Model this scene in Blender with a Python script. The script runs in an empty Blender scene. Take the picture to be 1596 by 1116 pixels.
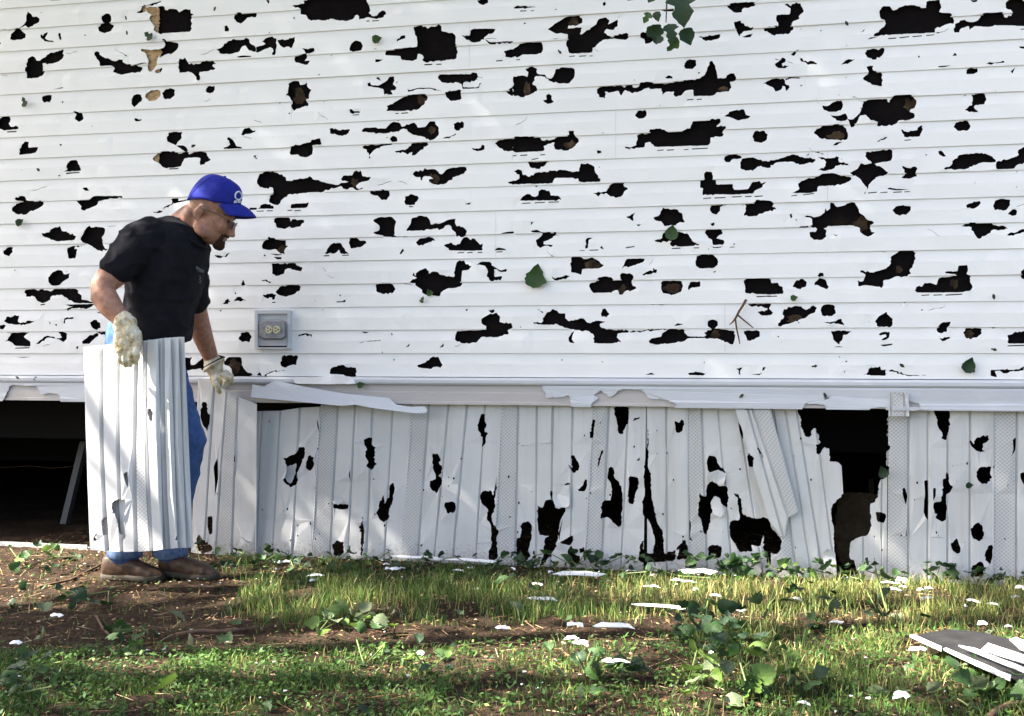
import bpy, bmesh, math, random
import numpy as np
from mathutils import Vector, Matrix, noise
from mathutils.geometry import delaunay_2d_cdt

SC = bpy.context.scene
COL = SC.collection
R = math.radians
random.seed(7)
rng = np.random.default_rng(11)

# ------------------------------------------------------------------ camera
F_PX, W_PX, H_PX, HOR = 1900.0, 1596.0, 1116.0, 551.0
YAW = math.atan(F_PX / 8122.0)
CAM = Vector((0.0, -5.059, 0.90))
cam_d = bpy.data.cameras.new('camera')
cam_d.sensor_width = 36.0
cam_d.lens = 36.0 * F_PX / W_PX
cam_d.shift_y = -(H_PX / 2 - HOR) / W_PX
cam_d.clip_start = 0.05
cam_d.clip_end = 500
cam = bpy.data.objects.new('camera', cam_d)
COL.objects.link(cam)
cam.location = CAM
cam.rotation_euler = (R(90), 0, YAW)
SC.camera = cam

# ------------------------------------------------------------------ light
SUN_EL, SUN_BEHIND = R(45), R(-22)          # the sun stands to the left, a little in front of the wall, behind a tree
to_sun = Vector((-math.cos(SUN_EL) * math.cos(SUN_BEHIND), math.cos(SUN_EL) * math.sin(SUN_BEHIND), math.sin(SUN_EL)))
world = bpy.data.worlds.new('World')
SC.world = world
world.use_nodes = True
wn = world.node_tree
bg = wn.nodes['Background']
sky = wn.nodes.new('ShaderNodeTexSky')
sky.sky_type = 'NISHITA'
sky.sun_disc = False
sky.sun_elevation = SUN_EL
sky.sun_rotation = math.atan2(to_sun.x, to_sun.y)
sky.air_density = 1.0
sky.dust_density = 4.0
sky.ozone_density = 1.0
hs = wn.nodes.new('ShaderNodeHueSaturation')
hs.inputs['Saturation'].default_value = 0.95      # a hazy, washed-out sky
wn.links.new(sky.outputs[0], hs.inputs['Color'])
wn.links.new(hs.outputs[0], bg.inputs[0])
bg.inputs[1].default_value = 0.06
sun_d = bpy.data.lights.new('sun', 'SUN')
sun_d.energy = 5.0
sun_d.angle = R(0.5)
sun_d.color = (1.0, 0.93, 0.82)
sun = bpy.data.objects.new('sun', sun_d)
COL.objects.link(sun)
sun.rotation_euler = to_sun.to_track_quat('Z', 'Y').to_euler()
SC.view_settings.view_transform = 'Standard'
SC.view_settings.look = 'None'
SC.view_settings.exposure = 2.88
SC.view_settings.gamma = 1.0
SC.render.engine = 'CYCLES'
SC.cycles.use_denoising = True
SC.cycles.max_bounces = 6
SC.cycles.diffuse_bounces = 3

# ------------------------------------------------------------------ helpers
FWD = Vector((-math.sin(YAW), math.cos(YAW), 0))
RGT = Vector((math.cos(YAW), math.sin(YAW), 0))
UPV = Vector((0, 0, 1))

def ray(u, v):
    return FWD + RGT * ((u - W_PX / 2) / F_PX) + UPV * ((HOR - v) / F_PX)

def W(u, v, Y=0.0):
    """photo pixel -> the point where its sight line meets the upright plane y = Y"""
    d = ray(u, v)
    return CAM + d * ((Y - CAM.y) / d.y)

def G(u, v, Z=0.0):
    d = ray(u, v)
    return CAM + d * ((Z - CAM.z) / d.z)

def pxs(u, Y):
    d = ray(u, HOR)
    return F_PX / ((Y - CAM.y) / d.y)          # pixels per metre there

def obj(name, me, mat=None, parent=None):
    if isinstance(me, bmesh.types.BMesh):
        m = bpy.data.meshes.new(name)
        me.to_mesh(m)
        me.free()
        me = m
    o = bpy.data.objects.new(name, me)
    COL.objects.link(o)
    if mat is not None:
        if isinstance(mat, (list, tuple)):
            for q in mat:
                me.materials.append(q)
        elif len(me.materials) == 0:
            me.materials.append(mat)
    if parent is not None:
        o.parent = parent
        o.matrix_parent_inverse = parent.matrix_world.inverted()
    return o

def empty(name, loc=(0, 0, 0)):
    o = bpy.data.objects.new(name, None)
    o.empty_display_size = 0.1
    COL.objects.link(o)
    o.matrix_world = Matrix.Translation(Vector(loc))
    o.location = loc
    return o

def tag(o, label=None, cat=None, group=None, kind=None):
    if label: o['label'] = label
    if cat: o['category'] = cat
    if group: o['group'] = group
    if kind: o['kind'] = kind
    return o

def smooth(o):
    for p in o.data.polygons:
        p.use_smooth = True
    return o

# ---- materials
def mat(name, base, rough=0.6, spec=0.4):
    m = bpy.data.materials.new(name)
    m.use_nodes = True
    b = m.node_tree.nodes['Principled BSDF']
    b.inputs['Base Color'].default_value = (*base, 1)
    b.inputs['Roughness'].default_value = rough
    b.inputs['Specular IOR Level'].default_value = spec
    return m

def N(m, t, **kw):
    n = m.node_tree.nodes.new(t)
    for k, v in kw.items():
        if k in n.inputs: n.inputs[k].default_value = v
        else: setattr(n, k, v)
    return n

def L(m, a, b):
    m.node_tree.links.new(a, b)

def ramp(m, fac, stops):
    r = N(m, 'ShaderNodeValToRGB')
    e = r.color_ramp.elements
    while len(e) < len(stops): e.new(0.5)
    for q, (p, c) in zip(e, stops):
        q.position = p
        q.color = (*c, 1) if len(c) == 3 else c
    L(m, fac, r.inputs[0])
    return r.outputs[0]

def noise_n(m, scale, detail=4, rough=0.55, coord='Object', vec=None, dist=0.0, sx=None):
    n = N(m, 'ShaderNodeTexNoise')
    n.inputs['Scale'].default_value = scale
    n.inputs['Detail'].default_value = detail
    n.inputs['Roughness'].default_value = rough
    n.inputs['Distortion'].default_value = dist
    if vec is None:
        vec = N(m, 'ShaderNodeTexCoord').outputs[coord]
    if sx:
        mp = N(m, 'ShaderNodeMapping')
        mp.inputs['Scale'].default_value = sx
        L(m, vec, mp.inputs[0])
        vec = mp.outputs[0]
    L(m, vec, n.inputs['Vector'])
    return n.outputs['Fac']

def bump(m, h, strength=0.3, dist=0.01):
    b = N(m, 'ShaderNodeBump')
    b.inputs['Strength'].default_value = strength
    b.inputs['Distance'].default_value = dist
    L(m, h, b.inputs['Height'])
    p = m.node_tree.nodes['Principled BSDF']
    prev = p.inputs['Normal'].links[0].from_socket if p.inputs['Normal'].links else None
    if prev: L(m, prev, b.inputs['Normal'])
    L(m, b.outputs[0], p.inputs['Normal'])

def base_col(m, sock):
    L(m, sock, m.node_tree.nodes['Principled BSDF'].inputs['Base Color'])

def mixc(m, fac, a, b, mode='MIX'):
    x = N(m, 'ShaderNodeMix')
    x.data_type = 'RGBA'
    x.blend_type = mode
    for sock, val in ((x.inputs[0], fac), (x.inputs[6], a), (x.inputs[7], b)):
        if isinstance(val, (int, float)): sock.default_value = val
        elif isinstance(val, tuple): sock.default_value = (*val, 1)
        else: L(m, val, sock)
    return x.outputs[2]

def vinyl(name, c, c2, rough=0.42, dirt=(0.30, 0.27, 0.22), dirt_amt=0.5):
    m = mat(name, c, rough, 0.4)
    n1 = noise_n(m, 2.2, 5, 0.6, sx=(0.5, 1, 2.0))
    col = ramp(m, n1, [(0.3, c), (0.75, c2)])
    n2 = noise_n(m, 46, 3, 0.7)
    d = ramp(m, n2, [(0.69, (0, 0, 0)), (0.80, (dirt_amt, dirt_amt, dirt_amt))])
    col = mixc(m, d, col, dirt)
    base_col(m, col)
    n3 = noise_n(m, 7, 3, 0.5, sx=(0.7, 1, 1.6))
    bump(m, n3, 0.25, 0.012)
    n4 = noise_n(m, 160, 2, 0.5, sx=(0.25, 1, 2.0))
    bump(m, n4, 0.10, 0.001)
    return m

M = {}
M['siding'] = vinyl('siding_vinyl', (0.80, 0.80, 0.81), (0.84, 0.84, 0.845), 0.34, dirt_amt=0.25)
M['trim'] = vinyl('trim_vinyl', (0.52, 0.54, 0.59), (0.57, 0.59, 0.64), 0.4, dirt_amt=0.4)
M['trim_old'] = vinyl('faded_trim', (0.45, 0.42, 0.42), (0.52, 0.49, 0.48), 0.5, dirt_amt=0.5)
M['white_piece'] = vinyl('broken_vinyl', (0.72, 0.73, 0.75), (0.80, 0.80, 0.81), 0.4, dirt_amt=0.3)

def skirt_mat(name, c, c2):
    """ribbed skirting vinyl; the perforated strip reads its pattern from the uv (u>=2 marks the strip)"""
    m = vinyl(name, c, c2, 0.42, dirt_amt=0.7)
    m_uv = N(m, 'ShaderNodeUVMap')
    sep = N(m, 'ShaderNodeSeparateXYZ')
    L(m, m_uv.outputs[0], sep.inputs[0])
    def mth(op, a, b=None):
        q = N(m, 'ShaderNodeMath', operation=op)
        for i, s in enumerate((a, b)):
            if s is None: continue
            if isinstance(s, (int, float)): q.inputs[i].default_value = s
            else: L(m, s, q.inputs[i])
        return q.outputs[0]
    isp = mth('GREATER_THAN', sep.outputs[0], 1.5)
    su = mth('MULTIPLY', sep.outputs[0], 2 * math.pi / 0.033)
    sv = mth('MULTIPLY', sep.outputs[1], 2 * math.pi / 0.030)
    p = mth('MULTIPLY', mth('SINE', mth('ADD', su, sv)), mth('SINE', mth('SUBTRACT', su, sv)))
    hole = mth('MULTIPLY', mth('GREATER_THAN', mth('ABSOLUTE', p), 0.35), isp)
    bsdf = m.node_tree.nodes['Principled BSDF']
    prev = bsdf.inputs['Base Color'].links[0].from_socket
    base_col(m, mixc(m, mth('MULTIPLY', hole, 0.5), prev, (0.25, 0.25, 0.26)))
    bump(m, mth('MULTIPLY', hole, -1.0), 0.6, 0.004)
    n5 = noise_n(m, 5, 4, 0.6, sx=(1, 1, 0.35))
    prev = bsdf.inputs['Base Color'].links[0].from_socket
    base_col(m, mixc(m, ramp(m, n5, [(0.45, (0, 0, 0)), (0.8, (0.35, 0.35, 0.35))]), prev, (0.40, 0.38, 0.35)))
    # mud splashed up from the soil: specks, thickest low down
    zc = N(m, 'ShaderNodeSeparateXYZ'); L(m, N(m, 'ShaderNodeTexCoord').outputs['Object'], zc.inputs[0])
    hgt = mth('MULTIPLY', zc.outputs[2], 2.2)
    spk = mth('SUBTRACT', noise_n(m, 75, 4, 0.75), hgt)
    prev = bsdf.inputs['Base Color'].links[0].from_socket
    base_col(m, mixc(m, ramp(m, spk, [(0.40, (0, 0, 0)), (0.52, (0.5, 0.5, 0.5))]), prev, (0.22, 0.19, 0.15)))
    n6 = noise_n(m, 3.0, 5, 0.7, sx=(6, 1, 0.35))
    prev = bsdf.inputs['Base Color'].links[0].from_socket
    base_col(m, mixc(m, ramp(m, n6, [(0.52, (0, 0, 0)), (0.8, (0.30, 0.30, 0.30))]), prev, (0.30, 0.28, 0.24)))
    return m

M['skirt'] = skirt_mat('skirting_vinyl', (0.56, 0.565, 0.575), (0.62, 0.62, 0.625))
M['stack'] = skirt_mat('clean_skirting_vinyl', (0.58, 0.585, 0.60), (0.65, 0.65, 0.655))

m = M['felt'] = mat('black_building_felt', (0.010, 0.009, 0.010), 0.9, 0.08)
n = noise_n(m, 9, 5, 0.7)
col = ramp(m, n, [(0.3, (0.003, 0.0025, 0.003)), (0.6, (0.007, 0.0055, 0.006)), (0.72, (0.016, 0.010, 0.007)), (0.82, (0.05, 0.03, 0.016))])
base_col(m, col)
bump(m, noise_n(m, 40, 4, 0.6), 0.4, 0.004)
m = M['tanboard'] = mat('bare_sheathing_board', (0.42, 0.28, 0.15), 0.8, 0.2)
base_col(m, ramp(m, noise_n(m, 30, 5, 0.7, sx=(1, 1, 3)), [(0.3, (0.20, 0.12, 0.06)), (0.5, (0.45, 0.30, 0.16)), (0.7, (0.62, 0.47, 0.28))]))
m = M['brownboard'] = mat('brown_fibreboard', (0.10, 0.07, 0.04), 0.85, 0.2)
base_col(m, ramp(m, noise_n(m, 22, 6, 0.7), [(0.36, (0.010, 0.007, 0.005)), (0.52, (0.045, 0.028, 0.016)), (0.75, (0.13, 0.085, 0.05))]))
M['cardboard'] = mat('brown_cardboard', (0.10, 0.07, 0.04), 0.85, 0.2)
base_col(M['cardboard'], ramp(M['cardboard'], noise_n(M['cardboard'], 12, 6, 0.7), [(0.3, (0.030, 0.021, 0.013)), (0.7, (0.085, 0.06, 0.034))]))
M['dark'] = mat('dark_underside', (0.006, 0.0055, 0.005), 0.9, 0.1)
m = M['wood'] = mat('weathered_wood', (0.10, 0.075, 0.05), 0.85, 0.2)
base_col(m, ramp(m, noise_n(m, 20, 5, 0.6, sx=(0.2, 1, 1)), [(0.3, (0.05, 0.035, 0.02)), (0.7, (0.16, 0.11, 0.06))]))
M['grey_metal'] = mat('dull_grey_metal', (0.20, 0.21, 0.22), 0.5, 0.5)
M['roof'] = mat('grey_shingles', (0.10, 0.10, 0.10), 0.9, 0.2)
# ------------------------------------------------------------------ where the hail went through (photo tiles: x0, y0, scale)
TILE = {'A1': (0, 0), 'A2': (400, 0), 'A3': (800, 0), 'A4': (1196, 0), 'B1': (0, 260), 'B2': (400, 260), 'B3': (800, 260),
        'B4': (1196, 260), 'C1': (0, 520), 'C2': (400, 520), 'C3': (800, 520), 'C4': (1196, 520),
        'D1': (0, 780), 'D2': (400, 780), 'D3': (800, 780), 'D4': (1196, 780)}

def polys(tile, text):
    x0, y0 = TILE[tile]
    s = 3.985 if tile[0] != 'D' else 3.3225
    out = []
    for part in text.split(';'):
        n = [float(q) for q in part.replace(',', ' ').split()]
        if len(n) < 6: continue
        out.append([(x0 + n[i] / s, y0 + n[i + 1] / s) for i in range(0, len(n) - 1, 2)])
    return out

HOLES = []
HOLES += polys('A1', '''305,0 325,6 375,4 400,-3; 175,72 200,90 210,108 235,105 252,120 250,140 220,155 185,178 165,160 128,182 165,215 165,238 140,248 95,253 68,245 72,215 100,180 128,178 158,150 170,130 168,100;
0,180 60,186 105,178 60,191; 635,120 650,95 665,85 695,100 697,130 690,150 712,160 695,195 655,210 618,195 612,170 630,150 650,145;
985,45 1005,40 1030,50 1030,65 1070,58 1105,62 1118,80 1150,60 1190,62 1190,85 1210,92 1195,105 1190,200 1100,205 985,212 980,150;
905,50 985,45 985,210 960,190 965,165 935,130 935,110 950,95 920,80; 850,80 880,66 890,40 915,48 912,75 880,85; 860,50 1000,8 1008,14 900,47;
780,100 790,105 795,125 785,125; 788,190 800,200 798,222 788,215; 1400,165 1415,160 1430,185 1425,198 1400,198; 1460,95 1480,80 1510,85 1595,80 1594,110 1540,110 1525,130 1500,150 1475,140 1455,115;
260,210 270,225 300,198 300,215 285,240 300,250 345,265 300,262 260,240; 365,210 380,205 385,230 388,248 375,250;
160,440 175,385 190,357 220,355 235,380 255,380 300,340 398,305 400,360 370,385 330,398 270,395 275,430 275,465 240,485 170,490 168,455;
590,325 620,325 635,350 680,365 705,380 735,380 740,372 768,372 770,390 825,405 890,420 885,440 845,455 790,460 760,467 705,450 715,425 700,410 625,412 625,390 600,355; 840,405 900,390 925,395 860,406;
880,305 915,310 985,308 1000,330 985,370 980,400 960,430 940,450 925,440 920,405 930,385 915,340 880,322; 1010,245 1040,255 1110,270 1112,300 1085,330 1035,340 1000,365 985,310 1020,300 1030,275; 965,440 1010,422 1012,435 985,458 972,455;
1110,420 1120,365 1140,372 1155,360 1168,380 1175,400 1245,398 1260,380 1325,378 1345,398 1320,410 1345,430 1300,445 1245,450 1250,480 1240,507 1215,470 1190,450 1120,455;
1350,310 1380,300 1420,255 1450,243 1500,250 1530,235 1550,245 1555,270 1595,300 1594,325 1550,315 1530,285 1510,290 1490,325 1430,340 1370,335; 1475,355 1510,347 1570,350 1560,357 1490,362;
265,600 325,590 325,620 315,637 280,640 265,622; 455,700 485,695 515,705 525,740 495,760 468,740 480,710; 822,650 825,610 850,585 880,590 890,615 870,640 840,670;
905,600 930,570 945,560 1000,565 1000,600 975,625 930,630 910,612; 1010,580 1030,555 1060,548 1090,560 1090,595 1060,618 1020,612; 1280,560 1295,535 1335,533 1338,560 1310,582 1285,575; 838,735 885,742 880,752 855,757 840,750;
0,740 30,720 60,722 70,740 60,770 75,790 120,788 122,803 60,810 15,805 0,800; 50,818 110,815 110,822 50,826; 1040,855 1050,825 1090,818 1135,822 1135,860 1110,885 1100,905 1065,890 1045,880;
1100,905 1145,905 1170,925 1175,960 1210,945 1250,940 1285,950 1300,980 1315,995 1285,1010 1250,1030 1245,1010 1250,985 1220,978 1150,985 1130,1035 1080,1045 1015,1040 1000,1020 960,1000 950,985 985,950 1040,940 1080,940 1130,955 1150,940;
1500,840 1520,800 1550,793 1575,815 1590,810 1590,820 1560,832; 1395,918 1420,912 1435,900 1415,865 1425,852 1450,870 1475,910 1505,915 1510,925 1395,928; 125,960 140,900 158,880 185,882 185,920 245,915 240,935 210,955 130,965;
420,1020 440,998 480,995 500,1030 510,1062 400,1068 425,1055; 415,1074 500,1069 500,1076 415,1083; 365,1090 385,1088 375,1098; 1575,970 1594,965 1594,985; 0,258 12,270 5,283 0,283; 330,560 400,542 395,550; 1055,1048 1115,1045 1115,1052 1055,1055''')
HOLES += polys('A2', '''220,40 300,25 295,5 340,0 340,-15 620,-20 680,-10 700,30 710,70 700,85 735,105 770,75 800,70 810,90 790,112 730,118 690,110 640,125 630,92 600,125 520,132 480,120 430,132 325,125 310,95 275,90 275,55;
685,131 705,130 705,136 685,138; 722,130 765,127 765,133 722,137; 60,0 85,5 80,30; 230,110 240,105 240,130; 1370,5 1400,-5 1440,0 1440,20 1410,35 1385,25;
0,295 40,285 60,275 35,260 65,235 100,228 125,240 130,285 120,345 100,345 110,320 90,295 50,310 15,328 0,328; 130,250 180,250 240,230 240,260 220,305 205,292 175,300 150,285;
235,370 255,345 310,335 300,315 285,300 305,305 360,300 365,320 345,332 315,335 315,360 300,380 335,378 320,405 290,400 245,390; 580,318 590,275 620,253 650,262 665,290 655,315 620,322; 870,262 900,225 925,220 928,240 895,250;
975,170 1010,160 1050,165 1065,180 1085,165 1110,168 1130,150 1150,165 1150,195 1235,215 1245,290 1245,370 1130,380 1040,388 1035,345 1005,335 1000,370 970,382 905,375 895,350 800,345 805,318 880,305 930,300 1000,295 1000,250 985,215;
1045,401 1095,399 1095,406 1045,409; 1118,399 1152,398 1152,405 1118,406; 740,370 790,372 760,388 740,388; 1275,220 1325,225 1330,190 1350,180 1485,180 1475,205 1430,225 1390,262 1350,268 1305,250; 1420,245 1455,265 1594,258 1594,268 1450,278 1430,258;
1535,320 1594,305 1594,362 1545,355 1550,340; 185,595 200,560 200,520 230,503 265,505 275,530 300,525 315,512 318,540 345,562 330,590 330,615 310,620 325,660 290,665 235,690 220,670 225,630 200,595;
690,520 705,510 715,530 755,535 800,510 825,478 855,475 858,505 850,525 872,545 865,562 835,565 850,590 795,590 790,555 740,545 695,538; 740,485 760,478 775,505 755,495;
810,660 860,635 910,605 960,590 1050,585 1065,605 1045,650 1000,685 910,692 808,692 818,672; 865,704 885,703 885,709 865,710; 900,702 945,699 945,706 900,709; 580,680 595,680 605,692 645,695 645,702 585,705; 600,714 640,711 640,717 600,719;
1125,480 1140,462 1330,462 1340,450 1370,455 1378,480 1355,508 1290,512 1285,545 1375,545 1400,512 1385,550 1280,555 1275,525 1240,512 1190,520 1150,512; 940,550 950,563 1000,548 1080,546 1165,570 1080,553 1000,556 945,575;
1170,575 1275,558 1270,590 1275,615 1250,625 1210,630 1180,605; 1550,570 1594,540 1594,600 1565,585; 455,797 520,812 585,803 575,830 520,845 460,832;
655,820 670,795 745,792 755,800 805,800 835,765 870,760 895,768 905,790 975,762 985,765 1005,795 1050,790 1075,755 1110,755 1115,775 1135,795 1135,840 1110,865 1080,875 1055,865 1050,855 975,840 920,800 870,820 800,832 700,825;
830,865 850,845 875,855 880,880 845,885; 655,910 760,900 845,890 840,900 775,910 730,935 705,965 712,985 700,985 700,955 685,930; 860,940 940,925 965,890 1060,885 1070,900 1020,935 990,965 965,968 970,945 940,962 925,950 870,950;
1225,770 1250,757 1290,762 1290,795 1260,815 1228,800; 1155,858 1210,848 1240,828 1240,840 1200,862; 215,912 340,885 345,870 400,860 410,900 350,905 350,960 310,980 275,975 260,960 215,965 212,935; 1340,920 1395,920 1400,900 1418,905 1418,930 1390,940 1345,932;
1480,893 1510,870 1594,860 1594,940 1540,940 1510,920; 135,635 155,640 145,645; 725,307 750,304 748,310; 1490,378 1530,375 1530,382 1490,385''')
HOLES += polys('A3', '''5,48 75,38 150,48 10,58; 45,69 85,67 85,73 45,76; 110,68 132,66 132,71 110,73; 555,25 572,12 578,30 565,45; 710,0 800,-5 710,8; 905,58 950,60 1000,55 995,72 940,72; 1325,40 1355,22 1505,15 1500,40 1430,50 1420,80 1370,80;
215,185 275,140 330,105 410,97 430,115 430,145 390,165 345,160 340,180 430,172 415,215 440,205 515,155 530,120 575,108 600,130 590,155 650,122 650,165 625,190 580,182 565,205 600,228 650,222 690,210 718,215 715,240 680,248 630,240 560,248 525,275 495,300 490,330 350,335 340,300 328,270 340,240 340,215 270,212 245,200;
350,351 385,347 385,353 350,357; 410,349 455,346 455,352 410,356; 475,348 495,347 495,352 475,353; 790,210 850,200 875,240 855,268 820,275 815,245 790,235; 0,305 60,268 175,262 185,285 185,320 150,340 60,342 40,355 0,358; 20,371 45,370 45,376 20,377;
1370,140 1410,130 1440,165 1495,172 1480,190 1430,195 1405,230 1390,200 1380,180; 1420,230 1490,208 1475,232 1440,236; 1150,225 1200,228 1285,212 1280,240 1230,255 1180,250; 1555,180 1594,165 1594,205 1560,195;
75,430 115,412 150,430 150,460 200,465 220,490 250,480 265,430 300,418 370,422 385,450 380,485 350,520 290,522 240,510 180,475 140,475 120,525 150,550 150,565 105,590 65,607 0,595 0,475 60,470 90,480 95,450; 1065,395 1080,375 1135,373 1138,410 1115,432 1070,430; 945,485 965,470 990,480 990,492 950,490;
520,555 550,538 600,535 670,530 690,545 735,522 745,545 780,540 790,515 830,510 920,520 1010,508 1110,498 1160,490 1200,450 1220,385 1235,378 1255,410 1265,455 1270,490 1320,488 1345,460 1370,458 1388,495 1370,505 1345,510 1355,545 1340,570 1265,575 1240,597 1120,600 1120,560 1070,565 1045,595 1010,605 995,590 1000,570 950,572 925,592 920,550 870,555 840,545 785,570 740,582 695,560 670,598 655,565 610,575 570,570 572,615 535,605 522,580;
1080,619 1120,615 1120,621 1080,626; 1140,617 1172,615 1172,621 1140,623; 185,625 210,620 205,595 220,583 240,595 240,620 255,635 235,645 200,640; 755,720 775,688 820,683 830,700 815,735 780,740; 1310,725 1360,690 1430,678 1445,715 1475,725 1460,738 1395,752 1360,735;
0,850 165,850 180,875 240,870 280,850 350,840 345,815 380,815 385,845 410,880 385,910 340,938 260,930 258,885 220,895 190,910 195,940 0,950; 45,964 90,961 90,968 45,971; 170,961 200,959 200,966 170,967; 0,967 22,965 22,971 0,973;
693,912 730,918 765,905 770,840 800,828 840,830 850,805 895,800 955,818 1050,815 1100,800 1115,755 1200,752 1285,738 1290,760 1260,790 1320,785 1322,800 1305,810 1300,850 1225,855 1225,890 1210,905 1040,910 880,915 850,882 820,890 815,918 700,925;
895,934 935,930 935,936 895,940; 955,931 1000,929 1000,935 955,938; 1060,929 1090,927 1090,932 1060,934; 1110,924 1210,919 1210,925 1110,931; 520,935 545,938 552,950 525,958; 1485,850 1500,815 1560,812 1580,835 1575,870 1540,890 1495,880; 90,1005 130,1008 225,1003 190,1035 150,1052 105,1040;
1308,990 1330,965 1385,958 1420,975 1415,985 1360,990 1345,1010 1320,1008; 1420,985 1490,978 1520,992 1600,1005 1600,1045 1520,1035 1500,1055 1460,1062 1410,1050; 115,990 160,983 160,988 120,996; 245,245 285,238 265,246''')
HOLES += polys('A4', '''105,30 125,22 145,40 180,15 205,22 228,75 195,105 200,120 160,135 150,155 162,185 130,215 70,215 30,220 0,200 0,170 70,165 55,130 60,95 140,92 145,55 120,38;
695,70 720,40 760,42 780,70 830,45 895,33 985,55 985,12 1070,0 1080,50 1065,78 1140,85 1160,130 1155,150 1120,150 1040,180 1040,205 900,212 780,218 655,230 700,185 735,150 730,130 697,110;
620,248 640,235 690,231 640,245; 750,239 800,236 800,243 750,246; 820,234 880,227 880,234 820,241; 900,227 960,221 960,228 900,234; 985,219 1035,216 1035,222 985,226;
1155,185 1165,150 1210,125 1260,140 1305,130 1335,85 1465,78 1470,110 1515,100 1520,75 1480,55 1478,20 1500,0 1570,-5 1600,20 1650,60 1640,165 1594,165 1430,160 1370,172 1285,165 1255,190 1250,165 1200,180 1190,205 1160,205; 1570,182 1600,179 1600,186 1570,188; 1258,5 1300,-2 1305,10 1275,18; 580,205 605,180 600,195;
145,340 175,315 195,312 165,350; 45,400 75,380 90,358 115,370 110,390 90,398 95,415 135,412 110,428 65,425; 200,365 215,362 225,380 250,388 270,378 315,400 250,405 240,392 210,385; 455,405 500,370 545,368 515,390; 605,335 620,310 660,302 690,312 720,295 725,325 710,350 655,375 620,358;
1148,350 1165,328 1178,348; 1360,395 1430,390 1465,378 1472,392 1360,401; 1060,413 1140,409 1100,420 1060,420; 1235,450 1250,425 1305,425 1305,450 1280,462 1235,462; 1510,445 1540,418 1520,460; 615,418 640,410 658,412 655,440 710,450 712,540 650,530 600,500 592,488 630,450;
-30,520 0,505 50,487 100,488 110,520 140,545 120,570 110,540 95,535 85,560 50,572 35,545 0,530; 110,490 150,479 235,490 150,488 115,500; 340,655 370,662 420,632 460,625 470,650 465,675 430,697 380,697 350,685; 390,718 440,722 485,705 500,740 470,755 430,752 410,735;
495,740 530,745 575,705 595,640 625,620 745,615 755,640 785,595 895,590 925,625 920,660 880,695 910,705 912,735 870,750 815,750 800,770 740,785 680,785 685,760 640,750 610,715 575,720 555,765 520,795 510,770; 285,825 345,780 460,772 490,800 500,830 495,870 430,870 370,868 325,860; 405,905 430,885 470,882 430,905;
828,805 850,818 930,810 945,785 962,778 958,820 945,850 850,855; 850,871 890,867 890,873 850,877; 1155,790 1170,762 1210,755 1245,752 1262,785 1240,815 1180,815; 1265,590 1310,582 1350,585 1360,620 1345,650 1290,655 1280,668 1310,700 1270,698 1222,685 1270,655 1275,625; 1060,940 1080,935 1110,972 1090,975 1065,960;
-10,1010 100,980 165,958 200,975 300,990 295,1005 220,1025 150,1005 60,1010 0,1040; 310,975 380,985 445,975 445,1010 500,1018 505,1028 440,1028 400,1055 360,1065 310,1060 360,1035 365,1005;
610,945 680,938 775,930 775,985 750,1005 680,1015 665,1020 715,1045 750,1075 740,1085 690,1096 640,1136 622,1180 600,1146 570,1106 510,1075 560,1050 580,1015 605,1025 650,1015 615,985; 835,1030 870,1045 920,1035 932,1050 920,1075 930,1095 880,1112 830,1105 855,1085;
1090,1050 1140,1030 1160,990 1210,960 1300,950 1380,965 1418,995 1415,1010 1330,1010 1240,1050 1160,1058; 1420,1005 1500,990 1560,965 1558,930 1594,912 1640,930 1640,1000 1550,1025 1530,1050 1420,1055; 240,970 262,950 255,965; 1560,290 1600,290 1600,305 1570,303; 680,880 745,850 740,860 690,883''')
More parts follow.
